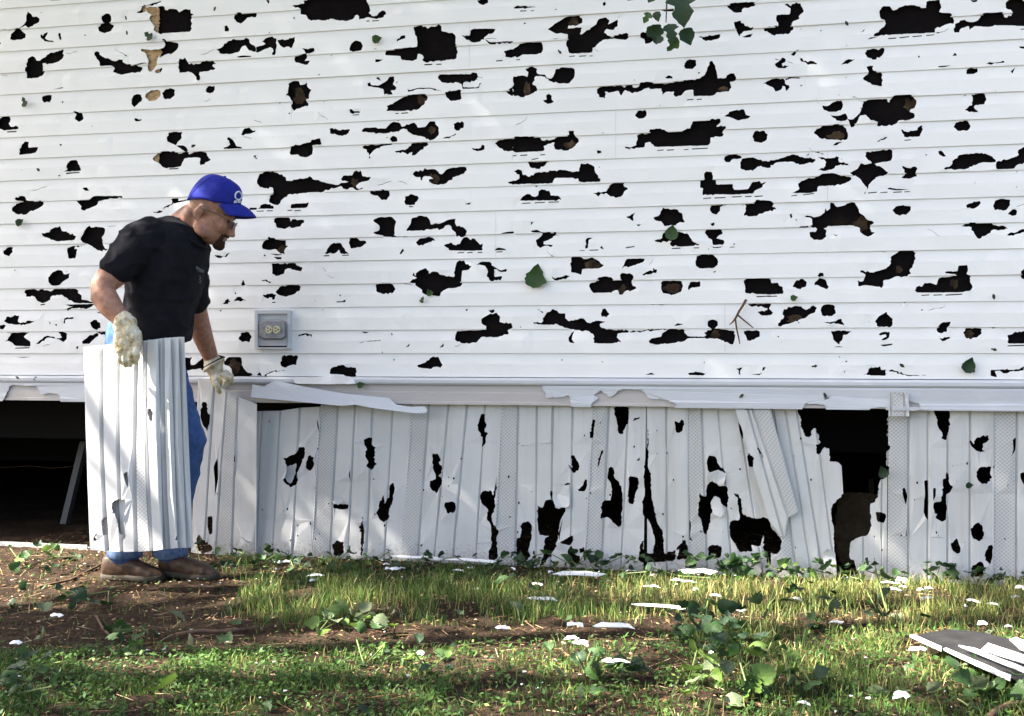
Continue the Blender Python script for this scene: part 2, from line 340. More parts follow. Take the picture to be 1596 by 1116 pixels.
HOLES += polys('B1', '''95,200 130,182 160,185 170,210 205,212 270,210 275,235 240,262 195,275 170,298 120,298 80,275 78,255 120,225 150,215 110,212; 475,210 560,205 590,182 765,182 768,195 650,205 615,215 605,240 560,260 515,272 510,245; 515,130 545,128 560,150 535,150;
955,280 1015,275 1025,250 1070,232 1065,200 1110,195 1110,212 1180,202 1180,210 1100,225 1030,255 1010,285 960,287; 265,412 310,408 335,380 375,368 390,400 430,410 480,432 470,455 420,460 360,465 310,445 270,430; 505,450 540,380 560,365 570,378 630,375 658,385 655,420 640,440 650,500 675,510 665,522 610,520 560,485 520,470;
25,525 50,500 85,500 85,530 65,557 30,545; 420,505 455,492 560,485 470,497 465,510 485,512 475,570 430,570; 305,690 330,655 360,642 390,645 405,670 440,660 435,690 400,712 380,735 345,740 320,730;
158,765 215,758 240,770 265,758 318,775 340,758 475,757 490,785 515,800 512,825 580,840 600,830 600,848 470,846 420,815 390,795 330,800 305,835 270,848 240,835 220,805 165,808; 400,858 600,850 575,870 540,885 470,878 420,897 420,880 460,868;
30,960 45,930 85,930 95,920 125,925 118,965 165,968 175,955 225,960 190,975 110,982 60,975; 5,985 45,985 30,1010 8,1008; 75,1030 190,1028 150,1055 195,1085 195,1116 100,1112 80,1090 35,1085 60,1060; 100,1124 190,1120 190,1127 100,1130;
230,1100 280,1055 300,1048 370,1065 390,1060 365,1030 385,1018 420,1035 420,1070 400,1090 370,1070 300,1060 250,1100; 405,940 465,933 460,945 412,950 410,975 400,970; 310,955 325,975 315,975; 345,980 360,975 360,992; 565,965 605,950 630,970 632,1000 610,1015 580,1000; 515,1085 560,1045 620,1035 590,1070 560,1100 520,1100;
590,1020 660,1025 660,1045 610,1030; 600,900 630,905 620,912; 1500,740 1515,700 1530,735; 1455,832 1480,805 1535,830 1500,838; 1390,850 1420,822 1440,838 1400,852; 1460,790 1465,775 1472,792; 1485,1070 1500,1030 1545,1025 1568,1055 1555,1090 1510,1088; 1335,550 1360,550 1400,560 1440,530 1410,562 1360,568; 1365,890 1380,888 1375,902; 1555,255 1600,255 1600,268 1555,270;
1390,848 1425,845 1425,851 1390,854; 255,855 290,850 285,858 260,862; 100,1185 200,1178 150,1186''')
HOLES += polys('B2', '''5,90 20,45 60,28 130,38 185,65 190,90 320,70 330,58 355,80 450,105 510,115 530,100 555,100 575,95 525,80 540,55 595,55 605,30 650,25 660,60 715,65 700,88 655,95 620,120 640,140 665,130 660,140 625,148 600,130 545,140 530,120 500,132 430,145 420,158 330,160 200,170 155,210 150,230 120,238 80,220 85,180 110,160 105,130 50,135 15,115;
10,262 30,240 60,230 110,245 112,262; 5,274 50,273 50,279 5,280; 68,272 105,271 105,277 68,278; 215,260 220,232 310,228 330,220 318,255; 195,269 230,267 225,274 195,276; 240,271 280,269 280,275 240,277; 705,150 760,148 780,140 825,150 830,180 810,208 780,208 755,180 720,175;
920,220 925,185 960,170 985,178 1012,195 1000,215 985,238 930,238; 950,247 975,245 975,252 950,253; 970,45 990,25 1035,28 1045,8 1060,18 1110,15 1150,50 1180,18 1220,5 1300,0 1308,20 1290,45 1240,60 1180,105 1130,115 1090,105 1070,80 1100,75 1080,60 1040,60 1030,90 1020,65 990,65;
110,325 130,315 205,315 215,340 225,325 295,330 300,345 275,372 220,382 210,372 180,388 130,380; 725,330 770,312 840,310 870,340 860,385 858,430 940,430 940,437 800,436 725,412 765,395 765,365 735,345;
930,400 960,355 965,320 1010,303 1060,310 1080,335 1085,360 1140,355 1190,330 1238,322 1235,350 1245,370 1285,375 1310,400 1300,430 1240,435 1240,410 1215,390 1200,360 1150,390 1110,385 1010,398; 1515,415 1560,405 1600,402 1600,415 1530,418;
45,465 80,435 140,455 185,455 185,490 200,492 182,510 180,545 140,530 125,512 75,518 40,510; 110,560 160,562 160,575 130,575; 85,540 170,545 130,552; 425,540 465,480 525,473 550,510 578,542 525,540 515,515 490,540; 420,551 455,549 455,556 420,558; 535,548 578,546 578,552 535,554;
580,445 620,440 645,460 680,460 685,475 650,500 590,510 580,485; 990,470 1015,445 1090,438 1112,458 1060,475 1010,492; 1165,487 1210,470 1225,485 1265,480 1285,440 1305,435 1330,455 1355,445 1390,485 1405,475 1408,520 1300,522 1200,520 1180,500;
1250,533 1290,531 1290,537 1250,538; 1310,532 1345,530 1345,536 1310,538; 1375,530 1405,529 1405,535 1375,536; 1475,520 1500,502 1540,508 1555,518; 1490,527 1530,525 1530,531 1490,533; 95,600 150,605 230,595 250,612 288,625 280,650 250,645 200,630 180,640 175,665 140,678 100,665 100,635;
30,705 65,700 95,715 92,725; 120,780 145,745 200,730 275,740 270,770 230,795 185,808 140,795; 40,795 100,785 125,795 115,825 98,825 100,812 60,815; 100,840 120,838 120,845 100,846; 740,730 770,722 845,728 865,760 850,785 790,792 745,775;
940,722 1000,690 970,675 978,655 990,680 1005,650 1055,628 1075,665 1100,650 1130,655 1140,670 1200,680 1232,685 1235,630 1245,590 1290,582 1300,605 1338,618 1320,640 1280,645 1275,700 1280,730 1240,752 1190,755 1160,770 1140,805 1100,800 1040,790 1030,765 1000,745 985,722;
1365,610 1395,590 1450,590 1475,620 1520,645 1555,632 1555,652 1520,655 1478,635 1480,685 1530,680 1520,705 1455,712 1430,680 1440,650 1420,615 1385,608; 1235,1055 1245,1020 1390,1015 1425,1012 1430,990 1400,975 1398,945 1440,920 1470,915 1490,905 1515,930 1510,965 1585,970 1594,1000 1560,1015 1568,1040 1480,1060 1400,1055 1370,1092 1290,1098 1245,1085;
1440,890 1480,885 1465,912; 260,1045 300,1033 345,1040 345,1062 335,1047 290,1047 265,1055; 650,1022 700,1028 675,1035; 835,1030 848,1040 842,1050; 890,540 910,508 920,520 900,545; 500,836 540,835 540,830 555,825 555,841 500,843; 1295,232 1335,222 1325,238; 1560,100 1600,85 1600,115''')
HOLES += polys('B3', '''5,30 30,15 55,25 60,50 100,65 150,35 320,20 370,35 410,30 415,0 420,-20 480,-15 505,0 510,35 545,80 540,95 420,98 405,75 370,70 260,70 245,105 0,110 -10,100 40,75 40,50;
40,212 60,185 105,170 120,185 155,182 160,150 195,142 225,150 235,180 280,180 302,205 250,210; 55,226 110,223 110,229 55,232; 135,223 200,219 200,225 135,229; 220,219 285,216 285,222 220,225;
490,165 580,155 600,115 630,98 690,98 690,125 715,140 690,155 680,180 640,195 605,185 580,165 545,168 530,188 515,172; 1185,45 1200,30 1235,35 1242,60 1240,80 1260,85 1262,112 1365,108 1372,145 1460,140 1485,95 1530,88 1540,105 1572,92 1545,130 1500,150 1490,168 1360,175 1260,172 1175,178 1180,135 1160,130 1162,85 1190,80;
1180,196 1230,192 1230,198 1180,202; 1250,192 1320,189 1320,195 1250,199; 1360,186 1420,183 1420,189 1360,193; 1440,184 1480,182 1480,188 1440,190; 1500,183 1550,180 1550,186 1500,190; 700,312 760,285 745,310 748,340; 870,315 905,305 930,253 960,260 1020,265 1050,290 1055,325 1068,345 1020,352 1010,365 940,370 920,340 880,332;
1220,265 1230,240 1330,233 1285,250 1285,275 1265,298 1235,290; 1225,355 1250,345 1250,365 1235,370; 765,360 795,358 780,372; 1430,305 1445,275 1440,230 1490,225 1510,205 1594,212 1620,225 1594,275 1490,310; 110,345 128,342 115,365; 110,398 150,392 185,408 270,405 265,425 220,455 190,465 190,482 250,488 235,500 200,490 170,505 150,490 140,455 165,440 185,412 120,408;
450,455 460,442 495,442 470,455 465,505 448,510; 475,516 530,514 530,520 475,522; 540,505 550,490 565,515; 415,520 445,517 445,522 415,524; 700,500 755,493 755,499 700,507; 875,458 925,445 930,412 965,398 1000,398 1085,415 1115,465 1160,485 1120,492 1050,497 975,490 985,460 900,470;
985,506 1040,503 1040,509 985,512; 1120,502 1155,501 1155,507 1120,508; 1190,410 1200,390 1290,388 1302,415 1260,445 1308,455 1305,485 1240,487 1235,455 1205,430; 1240,499 1290,497 1290,503 1240,505; 1365,485 1372,472 1378,485; 1345,498 1375,496 1375,501 1345,503;
360,560 420,560 440,575 490,562 520,578 565,612 535,632 430,635 425,672 390,660 360,655; 690,605 705,572 820,570 790,600 730,620 690,620 675,640; 800,672 835,650 870,648 870,628 895,640 890,660 840,670; 238,680 260,695 330,672 355,680 330,698 260,708;
475,725 515,715 530,688 580,680 625,700 665,705 672,660 740,668 750,685 735,725 768,755 740,768 700,770 680,795 660,795 650,765 590,782 500,785 480,760; 918,720 930,708 1045,708 1055,740 1045,775 1000,795 930,785 920,760; 1085,755 1100,715 1160,710 1162,745 1110,750 1090,768;
1132,590 1140,555 1170,545 1240,545 1270,575 1270,610 1245,630 1160,632 1135,615; 1240,655 1260,645 1255,658; 1430,710 1450,695 1600,692 1600,790 1540,792 1440,785 1440,740; 1510,804 1600,799 1600,806 1510,811; 545,912 555,885 570,878 600,915 580,935 550,932; 145,880 190,903 185,910;
125,965 180,970 195,930 210,905 245,883 275,895 285,910 325,910 325,940 345,960 435,940 465,970 530,955 575,962 540,975 550,1000 600,1010 720,1018 715,1030 650,1035 645,1060 675,1088 600,1098 500,1095 500,1040 470,1020 390,1015 320,1000 270,975 195,982 130,975; 345,1080 355,1045 385,1012 370,1045 365,1070 385,1095 355,1092;
840,1085 860,1065 920,1055 925,1035 960,1010 1000,1005 1095,1012 1060,1020 1085,1053 1185,1056 1200,1045 1185,1030 1235,1010 1208,990 1208,960 1240,948 1270,960 1272,985 1250,1005 1310,1010 1375,1020 1378,1060 1365,1105 1330,1090 1280,1070 1220,1065 1190,1063 1085,1065 1060,1085 960,1100 880,1105;
1000,990 1020,972 1060,978 1030,985; 720,1024 900,1008 960,1008 900,1014 730,1030; 1430,1022 1460,1015 1530,1020 1532,1055 1455,1082 1445,1050; 1455,852 1600,850 1600,862 1570,880 1540,865 1480,870; 1515,900 1600,888 1600,920 1545,925''')
HOLES += polys('B4', '''150,165 200,140 190,105 240,78 290,72 340,45 400,40 440,50 520,65 522,80 480,105 400,118 315,122 310,155 270,165; 148,181 185,175 185,181 148,185; 220,174 290,164 290,171 220,179; 745,140 755,130 810,138 885,142 800,148; 625,161 680,156 680,162 625,167; 700,159 745,156 745,162 700,164; 780,157 835,154 835,160 780,163; 850,154 885,152 885,158 850,160; 600,165 612,152 605,172;
195,380 205,370 280,365 275,320 230,310 245,303 290,315 330,305 355,285 360,258 370,275 390,260 390,222 410,225 430,250 480,240 530,218 560,250 570,285 620,330 665,350 640,365 645,405 668,408 640,430 605,428 575,405 575,380 530,365 400,370 350,382 368,395 365,435 340,455 290,455 265,435 262,405 300,405 310,385 270,375;
775,270 800,245 860,243 890,245 890,270 860,300 820,305 795,295; 405,418 435,425 430,432; -10,215 60,265 0,280; 138,298 150,290 155,315 145,322; 170,320 185,330 180,338; 1232,240 1270,225 1322,212 1315,240 1280,262 1240,258; 1400,245 1415,210 1450,198 1508,205 1505,240 1480,272 1410,270; 1490,295 1520,265 1550,275 1545,300 1520,307;
1205,370 1240,347 1390,348 1420,365 1465,365 1495,385 1470,392 1400,390 1360,425 1310,450 1285,420 1265,392 1268,375; 1485,425 1510,408 1550,405 1580,388 1620,380 1620,400 1550,418 1500,430;
565,745 560,705 595,712 610,670 575,655 580,642 640,658 700,645 760,615 765,560 830,517 885,520 920,535 910,600 880,645 892,665 850,682 800,680 770,695 720,705 710,755 680,745 610,735; 915,770 925,745 960,745 975,722 1010,720 1050,735 1065,690 1150,680 1170,668 1100,662 1110,650 1180,650 1185,615 1240,610 1245,640 1235,665 1265,675 1258,715 1275,745 1260,770 1200,780 930,782;
955,796 1005,793 1005,799 955,802; 1030,795 1085,792 1085,798 1030,801; 1105,794 1210,788 1210,795 1105,801; 155,745 180,705 220,695 245,715 240,745 190,760; 290,735 310,705 325,690 360,700 372,735 382,745 370,762 330,745; 310,680 325,658 348,660 350,682; -10,725 40,722 65,720 75,740 95,745 100,790 -10,795; 0,803 60,801 60,807 0,809;
65,990 85,950 105,930 95,900 130,870 195,865 240,890 285,860 308,875 295,905 265,915 235,940 210,945 150,970 100,982; 330,890 345,860 380,853 420,865 425,910 400,928 340,925; -5,852 25,850 10,880 35,905 25,920 -5,925; 345,965 410,962 460,943 478,985 440,975 370,972; 668,960 690,930 740,900 755,925 778,945 775,985 760,998 680,992;
395,1020 440,1015 525,1022 470,1045 465,1075 445,1105 410,1075 405,1045; 690,1040 720,1025 760,1025 755,1060 735,1075 705,1075 740,1055 735,1040 700,1048; 1050,1010 1060,990 1090,965 1138,962 1130,985 1115,1000 1115,1025 1080,1035 1055,1025; 1062,1050 1085,1068 1125,1055 1138,1062 1100,1082 1075,1075; 1215,1030 1230,1002 1290,1000 1330,1005 1330,1035 1300,1060 1260,1072 1225,1055;
1490,1045 1520,1040 1535,1025 1594,1020 1620,1010 1620,1098 1490,1098; 1490,1109 1600,1105 1600,1112 1490,1116; 1572,650 1594,630 1620,640 1620,690 1594,700 1575,690; 1385,995 1420,998 1400,1005''')
HOLES += polys('C1', '''1140,150 1195,145 1190,195 1220,190 1260,150 1340,135 1395,140 1400,180 1340,200 1260,230 1250,215 1200,222 1140,240; 1390,180 1420,145 1500,145 1515,210 1540,240 1590,260 1450,268 1440,215; 480,80 495,78 492,95 482,95''')
HOLES += polys('C2', '''150,180 160,140 200,132 260,138 250,175 250,195 215,195 185,212 155,200; 455,250 470,210 540,192 560,208 620,210 625,266 555,266 545,255; 1000,195 1050,180 1080,150 1130,143 1145,175 1158,195 1145,212 1120,205 1085,220 1040,215 1005,208; 5,258 25,238 38,262; 850,158 860,155 855,175; 1138,90 1165,60 1165,80; 930,85 955,60 950,80; 40,265 90,235 190,227 95,241 50,272''')
HOLES += polys('C3', '''1085,245 1150,238 1195,250 1180,260 1095,258; 820,255 860,242 880,255; 1385,215 1425,210 1410,230 1412,258 1400,250 1402,230; 1545,232 1550,210 1568,205 1560,225; 1475,252 1540,248 1535,240 1545,245 1530,258; 300,160 310,160 302,172; 545,172 565,175 555,178''')
HOLES += polys('C4', '''595,255 620,245 640,210 700,203 705,225 735,222 733,262 660,260; 735,222 790,229 870,257 1000,257 870,264 780,236; 1385,225 1460,222 1500,225 1560,222 1600,200 1590,228 1520,232 1480,248 1440,230 1410,235 1425,270 1385,262; 700,70 745,65 780,62 770,72 720,80; 410,85 440,77 475,85 440,84; 470,228 485,238 478,242''')
# the damage goes on beyond both picture edges
HOLES += [[(u + 1650, v - 4) for u, v in h] for h in HOLES if max(q[0] for q in h) < 900] + [[(u - 1650, v + 3) for u, v in h] for h in HOLES if min(q[0] for q in h) > 700]
# stray nicks and hairline splits between the big holes
for _ in range(70):
    u, v = random.uniform(0, 1596), random.uniform(0, 575)
    r_ = random.uniform(1.0, 2.4)
    HOLES.append([(u + r_ * random.uniform(.4, 1.2) * math.cos(t), v + r_ * random.uniform(.3, 1.0) * math.sin(t)) for t in (0, 1.3, 2.5, 3.9, 5.2)])
for _ in range(46):
    u, v = random.uniform(0, 1596), random.uniform(0, 575)
    a, ln = random.uniform(-.5, .5) + random.choice((0, 0, 1.3)), random.uniform(12, 40)
    pts = []
    for i in range(6):
        pts.append((u, v)); u += ln / 5 * math.cos(a); v += ln / 5 * math.sin(a) * .7; a += random.uniform(-.5, .5)
    HOLES.append(pts + [(p[0] + .1, p[1] + .75) for p in reversed(pts[1:-1])])

SKIRT_HOLES = []
SKIRT_HOLES += polys('C2', '''155,775 235,750 255,705 290,705 295,745 265,825 245,870 250,920 205,960 155,915 175,880 180,820; 300,800 325,752 350,770 345,830 325,855 298,840; 365,530 375,560 385,600 385,625 368,575;
660,660 690,645 712,650 708,690 735,710 725,720 725,800 742,810 710,850 675,825 690,800 668,760 680,720 662,690; 475,1015 530,1020 550,1055 568,1065 560,1090 520,1095 465,1085; 575,845 580,920 565,880; 750,1070 785,1000 790,1050 780,1085 820,1000 818,950 845,925 855,960 845,1040 800,1120 760,1116;
1085,745 1120,745 1140,790 1125,800 1152,840 1145,870 1125,885 1145,895 1140,950 1115,995 1075,960 1072,915 1110,905 1110,880 1090,840; 1390,500 1412,500 1410,545 1425,565 1410,610 1435,620 1420,640 1420,680 1395,710 1400,660 1388,620 1370,600 1375,550;
1380,1010 1400,980 1455,972 1470,1010 1490,870 1485,1000 1475,1060 1460,1120 1445,1110 1455,1050 1420,1060 1400,1050; 1165,1050 1220,1042 1240,1075 1220,1116 1180,1110''')
SKIRT_HOLES += polys('D2', '''640,0 655,0 660,20 700,-10 690,30 680,70 682,95 655,115 630,95 615,65 625,50; 385,230 410,208 450,215 450,270 430,290 395,285 398,260; 525,140 550,100 555,180 545,285 535,285 540,180;
1160,0 1190,20 1230,-10 1238,30 1215,80 1220,110 1255,160 1240,200 1250,300 1205,310 1200,280 1215,240 1215,130 1190,95 1200,50 1165,15; 975,10 1020,5 1033,40 990,72 970,30; 200,130 212,126 210,138; 268,125 275,105 278,130; 165,205 180,203 175,215; 845,232 860,225 855,240''')
SKIRT_HOLES += polys('C3', '''355,760 375,755 408,810 405,850 370,870 345,830 340,810 362,840 360,800; 398,970 430,945 445,905 458,910 452,960 440,982 405,980; 490,530 510,540 498,600 495,650 472,648; 620,455 715,455 715,540 690,590 680,625 650,620 640,540; 740,545 750,525 785,518 780,530;
1000,540 1030,555 1045,532 1060,545 1050,605 1025,620 1005,600; 832,585 840,660 835,820 855,890 862,1050 870,1120 805,1120 808,1020 830,980 810,940 815,800 830,700; 585,870 600,825 625,850 625,900 655,920 660,945 680,1000 678,1116 550,1116 555,1045 600,1050 610,1000 605,930 580,895; 718,885 775,895 780,930 755,1000 745,1060 712,1050 715,960;
1200,790 1215,757 1255,765 1280,825 1310,850 1320,880 1300,857 1270,847 1220,865 1205,845; 1150,1120 1155,990 1175,1010 1195,1015 1200,945 1245,910 1275,950 1330,950 1335,1040 1325,1085 1290,1060 1285,1025 1245,1010 1235,1060 1235,1120; 1395,545 1415,570 1430,620 1425,665 1405,610;
1450,770 1465,735 1498,770 1490,830 1465,830; 1515,695 1550,750 1555,780 1530,740; 1365,993 1400,1000 1415,1050 1420,1116 1400,1116 1395,1020; 150,1116 150,1070 180,1085 210,1055 235,1050 225,980 240,980 243,1045 325,1070 320,1116; 312,945 330,928 352,928 348,940; 520,835 535,760 550,720 560,735 545,760 530,820; 25,680 36,678 34,690; 885,600 895,598 892,610; 762,790 785,768 782,790''')
SKIRT_HOLES += polys('D3', '''460,0 565,0 560,130 545,140 490,85 450,100; 960,0 1030,0 1010,150 1000,180 985,170 975,115 955,80; 120,-10 122,30 150,40 165,0 190,-5 200,15 270,30 265,60 240,110 230,205 215,250 175,305 135,350 155,290 160,200 185,185 135,180 125,140;
10,330 12,200 35,195 40,120 75,108 95,130 95,190 75,260 90,290 50,330; 280,310 280,260 300,235 320,260 325,285 345,290 340,330 300,320; 240,215 310,180 310,210 290,235 250,225; 230,180 255,90 240,180 238,210; 340,250 365,240 370,265 345,275;
650,320 655,230 680,205 672,250 700,275 725,275 735,200 700,100 670,75 670,-10 720,-10 745,120 775,160 780,280 840,255 840,310 760,320; 845,310 860,260 845,245 890,200 905,250 905,300; 910,100 920,120 915,190 930,210 910,205; 1005,290 1010,240 1030,230 1080,240 1075,295 1040,305 1025,285;
1120,190 1115,140 1130,105 1175,100 1160,-10 1180,-10 1185,75 1250,95 1310,90 1335,120 1335,340 1310,320 1310,250 1295,175 1280,240 1230,230 1240,265 1170,270 1150,230; 595,0 630,0 620,20 600,18''')
SKIRT_HOLES += polys('C4', '''1030,470 1110,465 1138,490 1130,600 1115,665 1080,650 1090,620 1060,580 1052,520; 1262,660 1285,690 1300,645 1375,630 1380,660 1340,685 1335,720 1355,735 1300,730 1265,700; 1300,860 1320,830 1395,825 1385,870 1400,895 1365,935 1320,925 1300,890; 1525,660 1550,642 1548,720 1520,762 1530,715; 840,960 855,960 875,1010 860,1065 840,1000;
975,915 1000,910 1000,1120 970,1120 980,1000; 1035,1050 1080,1045 1090,990 1090,905 1110,900 1112,855 1130,890 1135,940 1155,950 1135,990 1115,1000 1115,1120 1040,1120 1030,1080; 1030,960 1048,960 1045,1010 1030,1040; 1572,870 1600,860 1600,950 1575,900;
185,470 185,440 760,440 748,480 750,690 765,700 760,720 740,740 740,820 760,830 755,860 725,905 705,910 690,950 690,1000 670,1050 635,1060 640,1120 395,1120 400,1080 460,1070 455,1020 490,970 500,900 480,870 470,830 440,800 385,795 390,770 385,715 355,705 320,755 305,745 300,690 330,680 300,590 285,590 265,645 235,640 210,575 205,520''')
SKIRT_HOLES += polys('D4', '''330,40 380,-20 540,-10 530,60 540,80 535,150 515,185 480,190 430,215 425,300 450,310 460,350 470,385 350,400 360,355 345,260 345,150 330,80; 560,60 600,65 618,85 605,118 570,112; 812,-10 835,-10 833,105 815,80; 862,30 930,-10 930,100 905,112 870,90 880,70; 1052,150 1085,115 1115,130 1125,180 1100,215 1060,190; 950,225 985,195 1003,265 980,277 955,250;
1125,285 1145,235 1167,230 1168,290 1155,333 1130,310; 1055,350 1100,315 1122,330 1118,400 1070,395 1052,380; 720,140 724,185 715,185; 575,360 600,350 605,370 580,370; -20,130 0,120 75,200 70,250 50,280 0,270 -20,300''')
H_HOLES = polys('C3', '1395,545 1415,570 1430,620 1425,665 1405,610; 1450,770 1465,735 1498,770 1490,830 1465,830; 1515,695 1550,750 1555,780 1530,740')
for _ in range(120):
    u, v = random.uniform(310, 1596), random.uniform(645, 880)
    r_ = random.uniform(0.6, 1.7)
    SKIRT_HOLES.append([(u + r_ * math.cos(t), v + r_ * 1.5 * math.sin(t)) for t in (0, 1.3, 2.6, 3.9, 5.2)])

def ragged(poly, cut=0.09):
    """traced outline -> torn vinyl edge: corners a little rounded, long edges splintered"""
    xs_ = [p[0] for p in poly]; ys_ = [p[1] for p in poly]
    big = (max(xs_) - min(xs_)) > 9 and (max(ys_) - min(ys_)) > 5
    rr = random.Random(int(sum(xs_) * 13 + sum(ys_) * 7))
    out = []
    n = len(poly)
    for i in range(n):
        a, b = poly[i], poly[(i + 1) % n]
        out.append((a[0] + (b[0] - a[0]) * cut, a[1] + (b[1] - a[1]) * cut))
        ln = math.hypot(b[0] - a[0], b[1] - a[1])
        if big and ln > 5:
            k = int(ln / 3.2)
            for j in range(1, k):
                t = cut + (1 - 2 * cut) * j / k
                d = rr.gauss(0, .42) if rr.random() < .8 else rr.choice((-1.5, 1.3))
                if abs(b[1] - a[1]) < .06 * ln and ln > 18: d *= .3
                out.append((a[0] + (b[0] - a[0]) * t - (b[1] - a[1]) / ln * d, a[1] + (b[1] - a[1]) * t + (b[0] - a[0]) / ln * d))
        out.append((b[0] + (a[0] - b[0]) * cut, b[1] + (a[1] - b[1]) * cut))
    return out

def wall_poly(poly, Y=0.0):
    return [(p.x, p.z) for p in (W(u, v, Y) for u, v in poly)]

def inside(pts, poly):
    """vectorised even-odd test"""
    x, y = pts[:, 0], pts[:, 1]
    r = np.zeros(len(pts), bool)
    q = np.asarray(poly)
    x1, y1 = q[:, 0], q[:, 1]
    x2, y2 = np.roll(x1, -1), np.roll(y1, -1)
    for a, b, c, d in zip(x1, y1, x2, y2):
        if b == d: continue
        r ^= ((b > y) != (d > y)) & (x < (c - a) * (y - b) / (d - b) + a)
    return r

def cut_sheet(outline, holes, lines=()):
    """flat sheet with holes -> (verts 2d, triangles, hole-edge flags)"""
    V, E, edge = [], [], []
    def loop(poly, fl):
        s = len(V)
        for p in poly:
            V.append(Vector((p[0], p[1]))); edge.append(fl)
        for i in range(len(poly)):
            E.append((s + i, s + (i + 1) % len(poly)))
    loop(outline, 0)
    xs = [p[0] for p in outline]; zs = [p[1] for p in outline]
    used = []
    for h in holes:
        hx = [p[0] for p in h]; hz = [p[1] for p in h]
        if max(hx) < min(xs) or min(hx) > max(xs) or max(hz) < min(zs) or min(hz) > max(zs): continue
        used.append(h); loop(h, 1)
    for ln in lines:
        s = len(V)
        for p in ln:
            V.append(Vector((p[0], p[1]))); edge.append(0)
        for i in range(len(ln) - 1): E.append((s + i, s + i + 1))
    v2, e2, f2, ov, oe, of = delaunay_2d_cdt(V, E, [], 0, 1e-6)
    P = np.array([(p.x, p.y) for p in v2])
    T = np.array(f2, int).reshape(-1, 3)
    c = P[T].mean(axis=1)
    keep = inside(c, outline)
    for h in used: keep &= ~inside(c, h)
    T = T[keep]
    fl = np.array([max([edge[i] for i in o] or [1]) for o in ov])
    idx = np.unique(T)
    mp = -np.ones(len(P), int); mp[idx] = np.arange(len(idx))
    return P[idx], mp[T], fl[idx]

def mesh_from(name, V, F, uv=None):
    me = bpy.data.meshes.new(name)
    me.from_pydata([tuple(p) for p in V], [], [tuple(int(i) for i in f) for f in F])
    if uv is not None:
        lay = me.uv_layers.new(name='UVMap')
        li = np.empty(len(me.loops), np.int32)
        me.loops.foreach_get('vertex_index', li)
        lay.data.foreach_set('uv', np.asarray(uv, np.float32)[li].ravel())
    me.update()
    return me
# ------------------------------------------------------------------ the house
X0, X1 = -10.0, 6.0
COURSE = 0.1016
def box(bm, a, b, mi=0):
    x0, y0, z0 = a; x1, y1, z1 = b
    v = [bm.verts.new(p) for p in ((x0, y0, z0), (x1, y0, z0), (x1, y1, z0), (x0, y1, z0), (x0, y0, z1), (x1, y0, z1), (x1, y1, z1), (x0, y1, z1))]
    for f in ((0, 3, 2, 1), (4, 5, 6, 7), (0, 1, 5, 4), (1, 2, 6, 5), (2, 3, 7, 6), (3, 0, 4, 7)):
        q = bm.faces.new([v[i] for i in f]); q.material_index = mi

def solid(o, t=0.0012, off=-1):
    md = o.modifiers.new('thickness', 'SOLIDIFY')
    md.thickness = t; md.offset = off
    return o

house = tag(empty('mobile_home', (0, 0, 0)), 'white vinyl sided mobile home wall punched full of black hail holes', 'house')
wall_holes = [wall_poly(ragged(h)) for h in HOLES]
JOINTS = {12: 732, 13: 732, 3: 773, 4: 773, 5: 773, 8: 960, 9: 960, 0: 1130, 1: 1130, 6: 1290, 7: 1290, 10: 455, 11: 455, 14: 1180, 15: 1180}
def plank(k, xa, xb, dy):
    za, zb = 0.9 + k * COURSE + 0.0015, 0.9 + (k + 1) * COURSE + 0.006
    zm = za + 0.055
    n = max(2, int((xb - xa) / 0.6))
    xs = [xa + (xb - xa) * i / n for i in range(n + 1)]
    outline = [(x, za) for x in xs] + [(x, zb) for x in reversed(xs)]
    grid = [[(xa, zm), (xb, zm)]]
    gx = -3.7
    while gx < 3.2:
        if xa + .02 < gx < xb - .02: grid.append([(gx, za), (gx, zb)])
        gx += 0.045
    P, T, fl = cut_sheet(outline, wall_holes, grid)
    V = []
    for (x, z), f in zip(P, fl):
        t = (z - za) / (zb - za)
        y = -0.0090 + 0.0070 * t + dy + 0.0018 * noise.noise(Vector((x * 1.3, k * 3.1, z * 4)))
        # the small crease half way up the course
        y -= 0.0016 * max(0, 1 - abs(z - zm) / 0.03)
        if f and za + .003 < z < zb - .008:
            y += 0.0028 * noise.noise(Vector((x * 26, z * 26, k))) - 0.0008
        V.append((x, y, z))
    F = [tuple(t) for t in T]
    # the folded lower lip, only where the lower edge still stands
    nl = int((xb - xa) / 0.012)
    lx = np.linspace(xa, xb, nl + 1)
    mid = np.stack([(lx[1:] + lx[:-1]) / 2, np.full(nl, za + 0.003)], 1)
    gone = np.zeros(nl, bool)
    for h in wall_holes:
        hz = [q[1] for q in h]
        if min(hz) <= za + .003 <= max(hz): gone |= inside(mid, h)
    runs, i = [], 0
    while i < nl:
        if gone[i]: i += 1; continue
        j = i
        while j < nl and not gone[j] and j - i < 50: j += 1
        runs.append((lx[i], lx[j])); i = j
    for p0, p1 in runs:
        b = len(V)
        for x in (p0, p1):
            y = -0.0090 + dy + 0.0018 * noise.noise(Vector((x * 1.3, k * 3.1, za * 4)))
            V += [(x, y, za), (x, y + 0.004, za - 0.0015), (x, y + 0.007, za + 0.001)]
        F += [(b, b + 1, b + 4, b + 3), (b + 1, b + 2, b + 5, b + 4)]
    o = obj('siding_plank', mesh_from('siding_plank', V, F), M['siding'], house)
    return solid(o, 0.0018, -1)

for k in range(-1, 26):
    if k in JOINTS:
        xj = W(JOINTS[k], 551).x
        plank(k, X0, xj - 0.0003, -0.0007); plank(k, xj + 0.0003, X1, 0.0)
    else:
        plank(k, X0, X1, 0.0)

bm = bmesh.new(); box(bm, (X0, 0.014, 0.69), (X1, 0.10, 3.58))
obj('building_felt', bm, M['felt'], house)

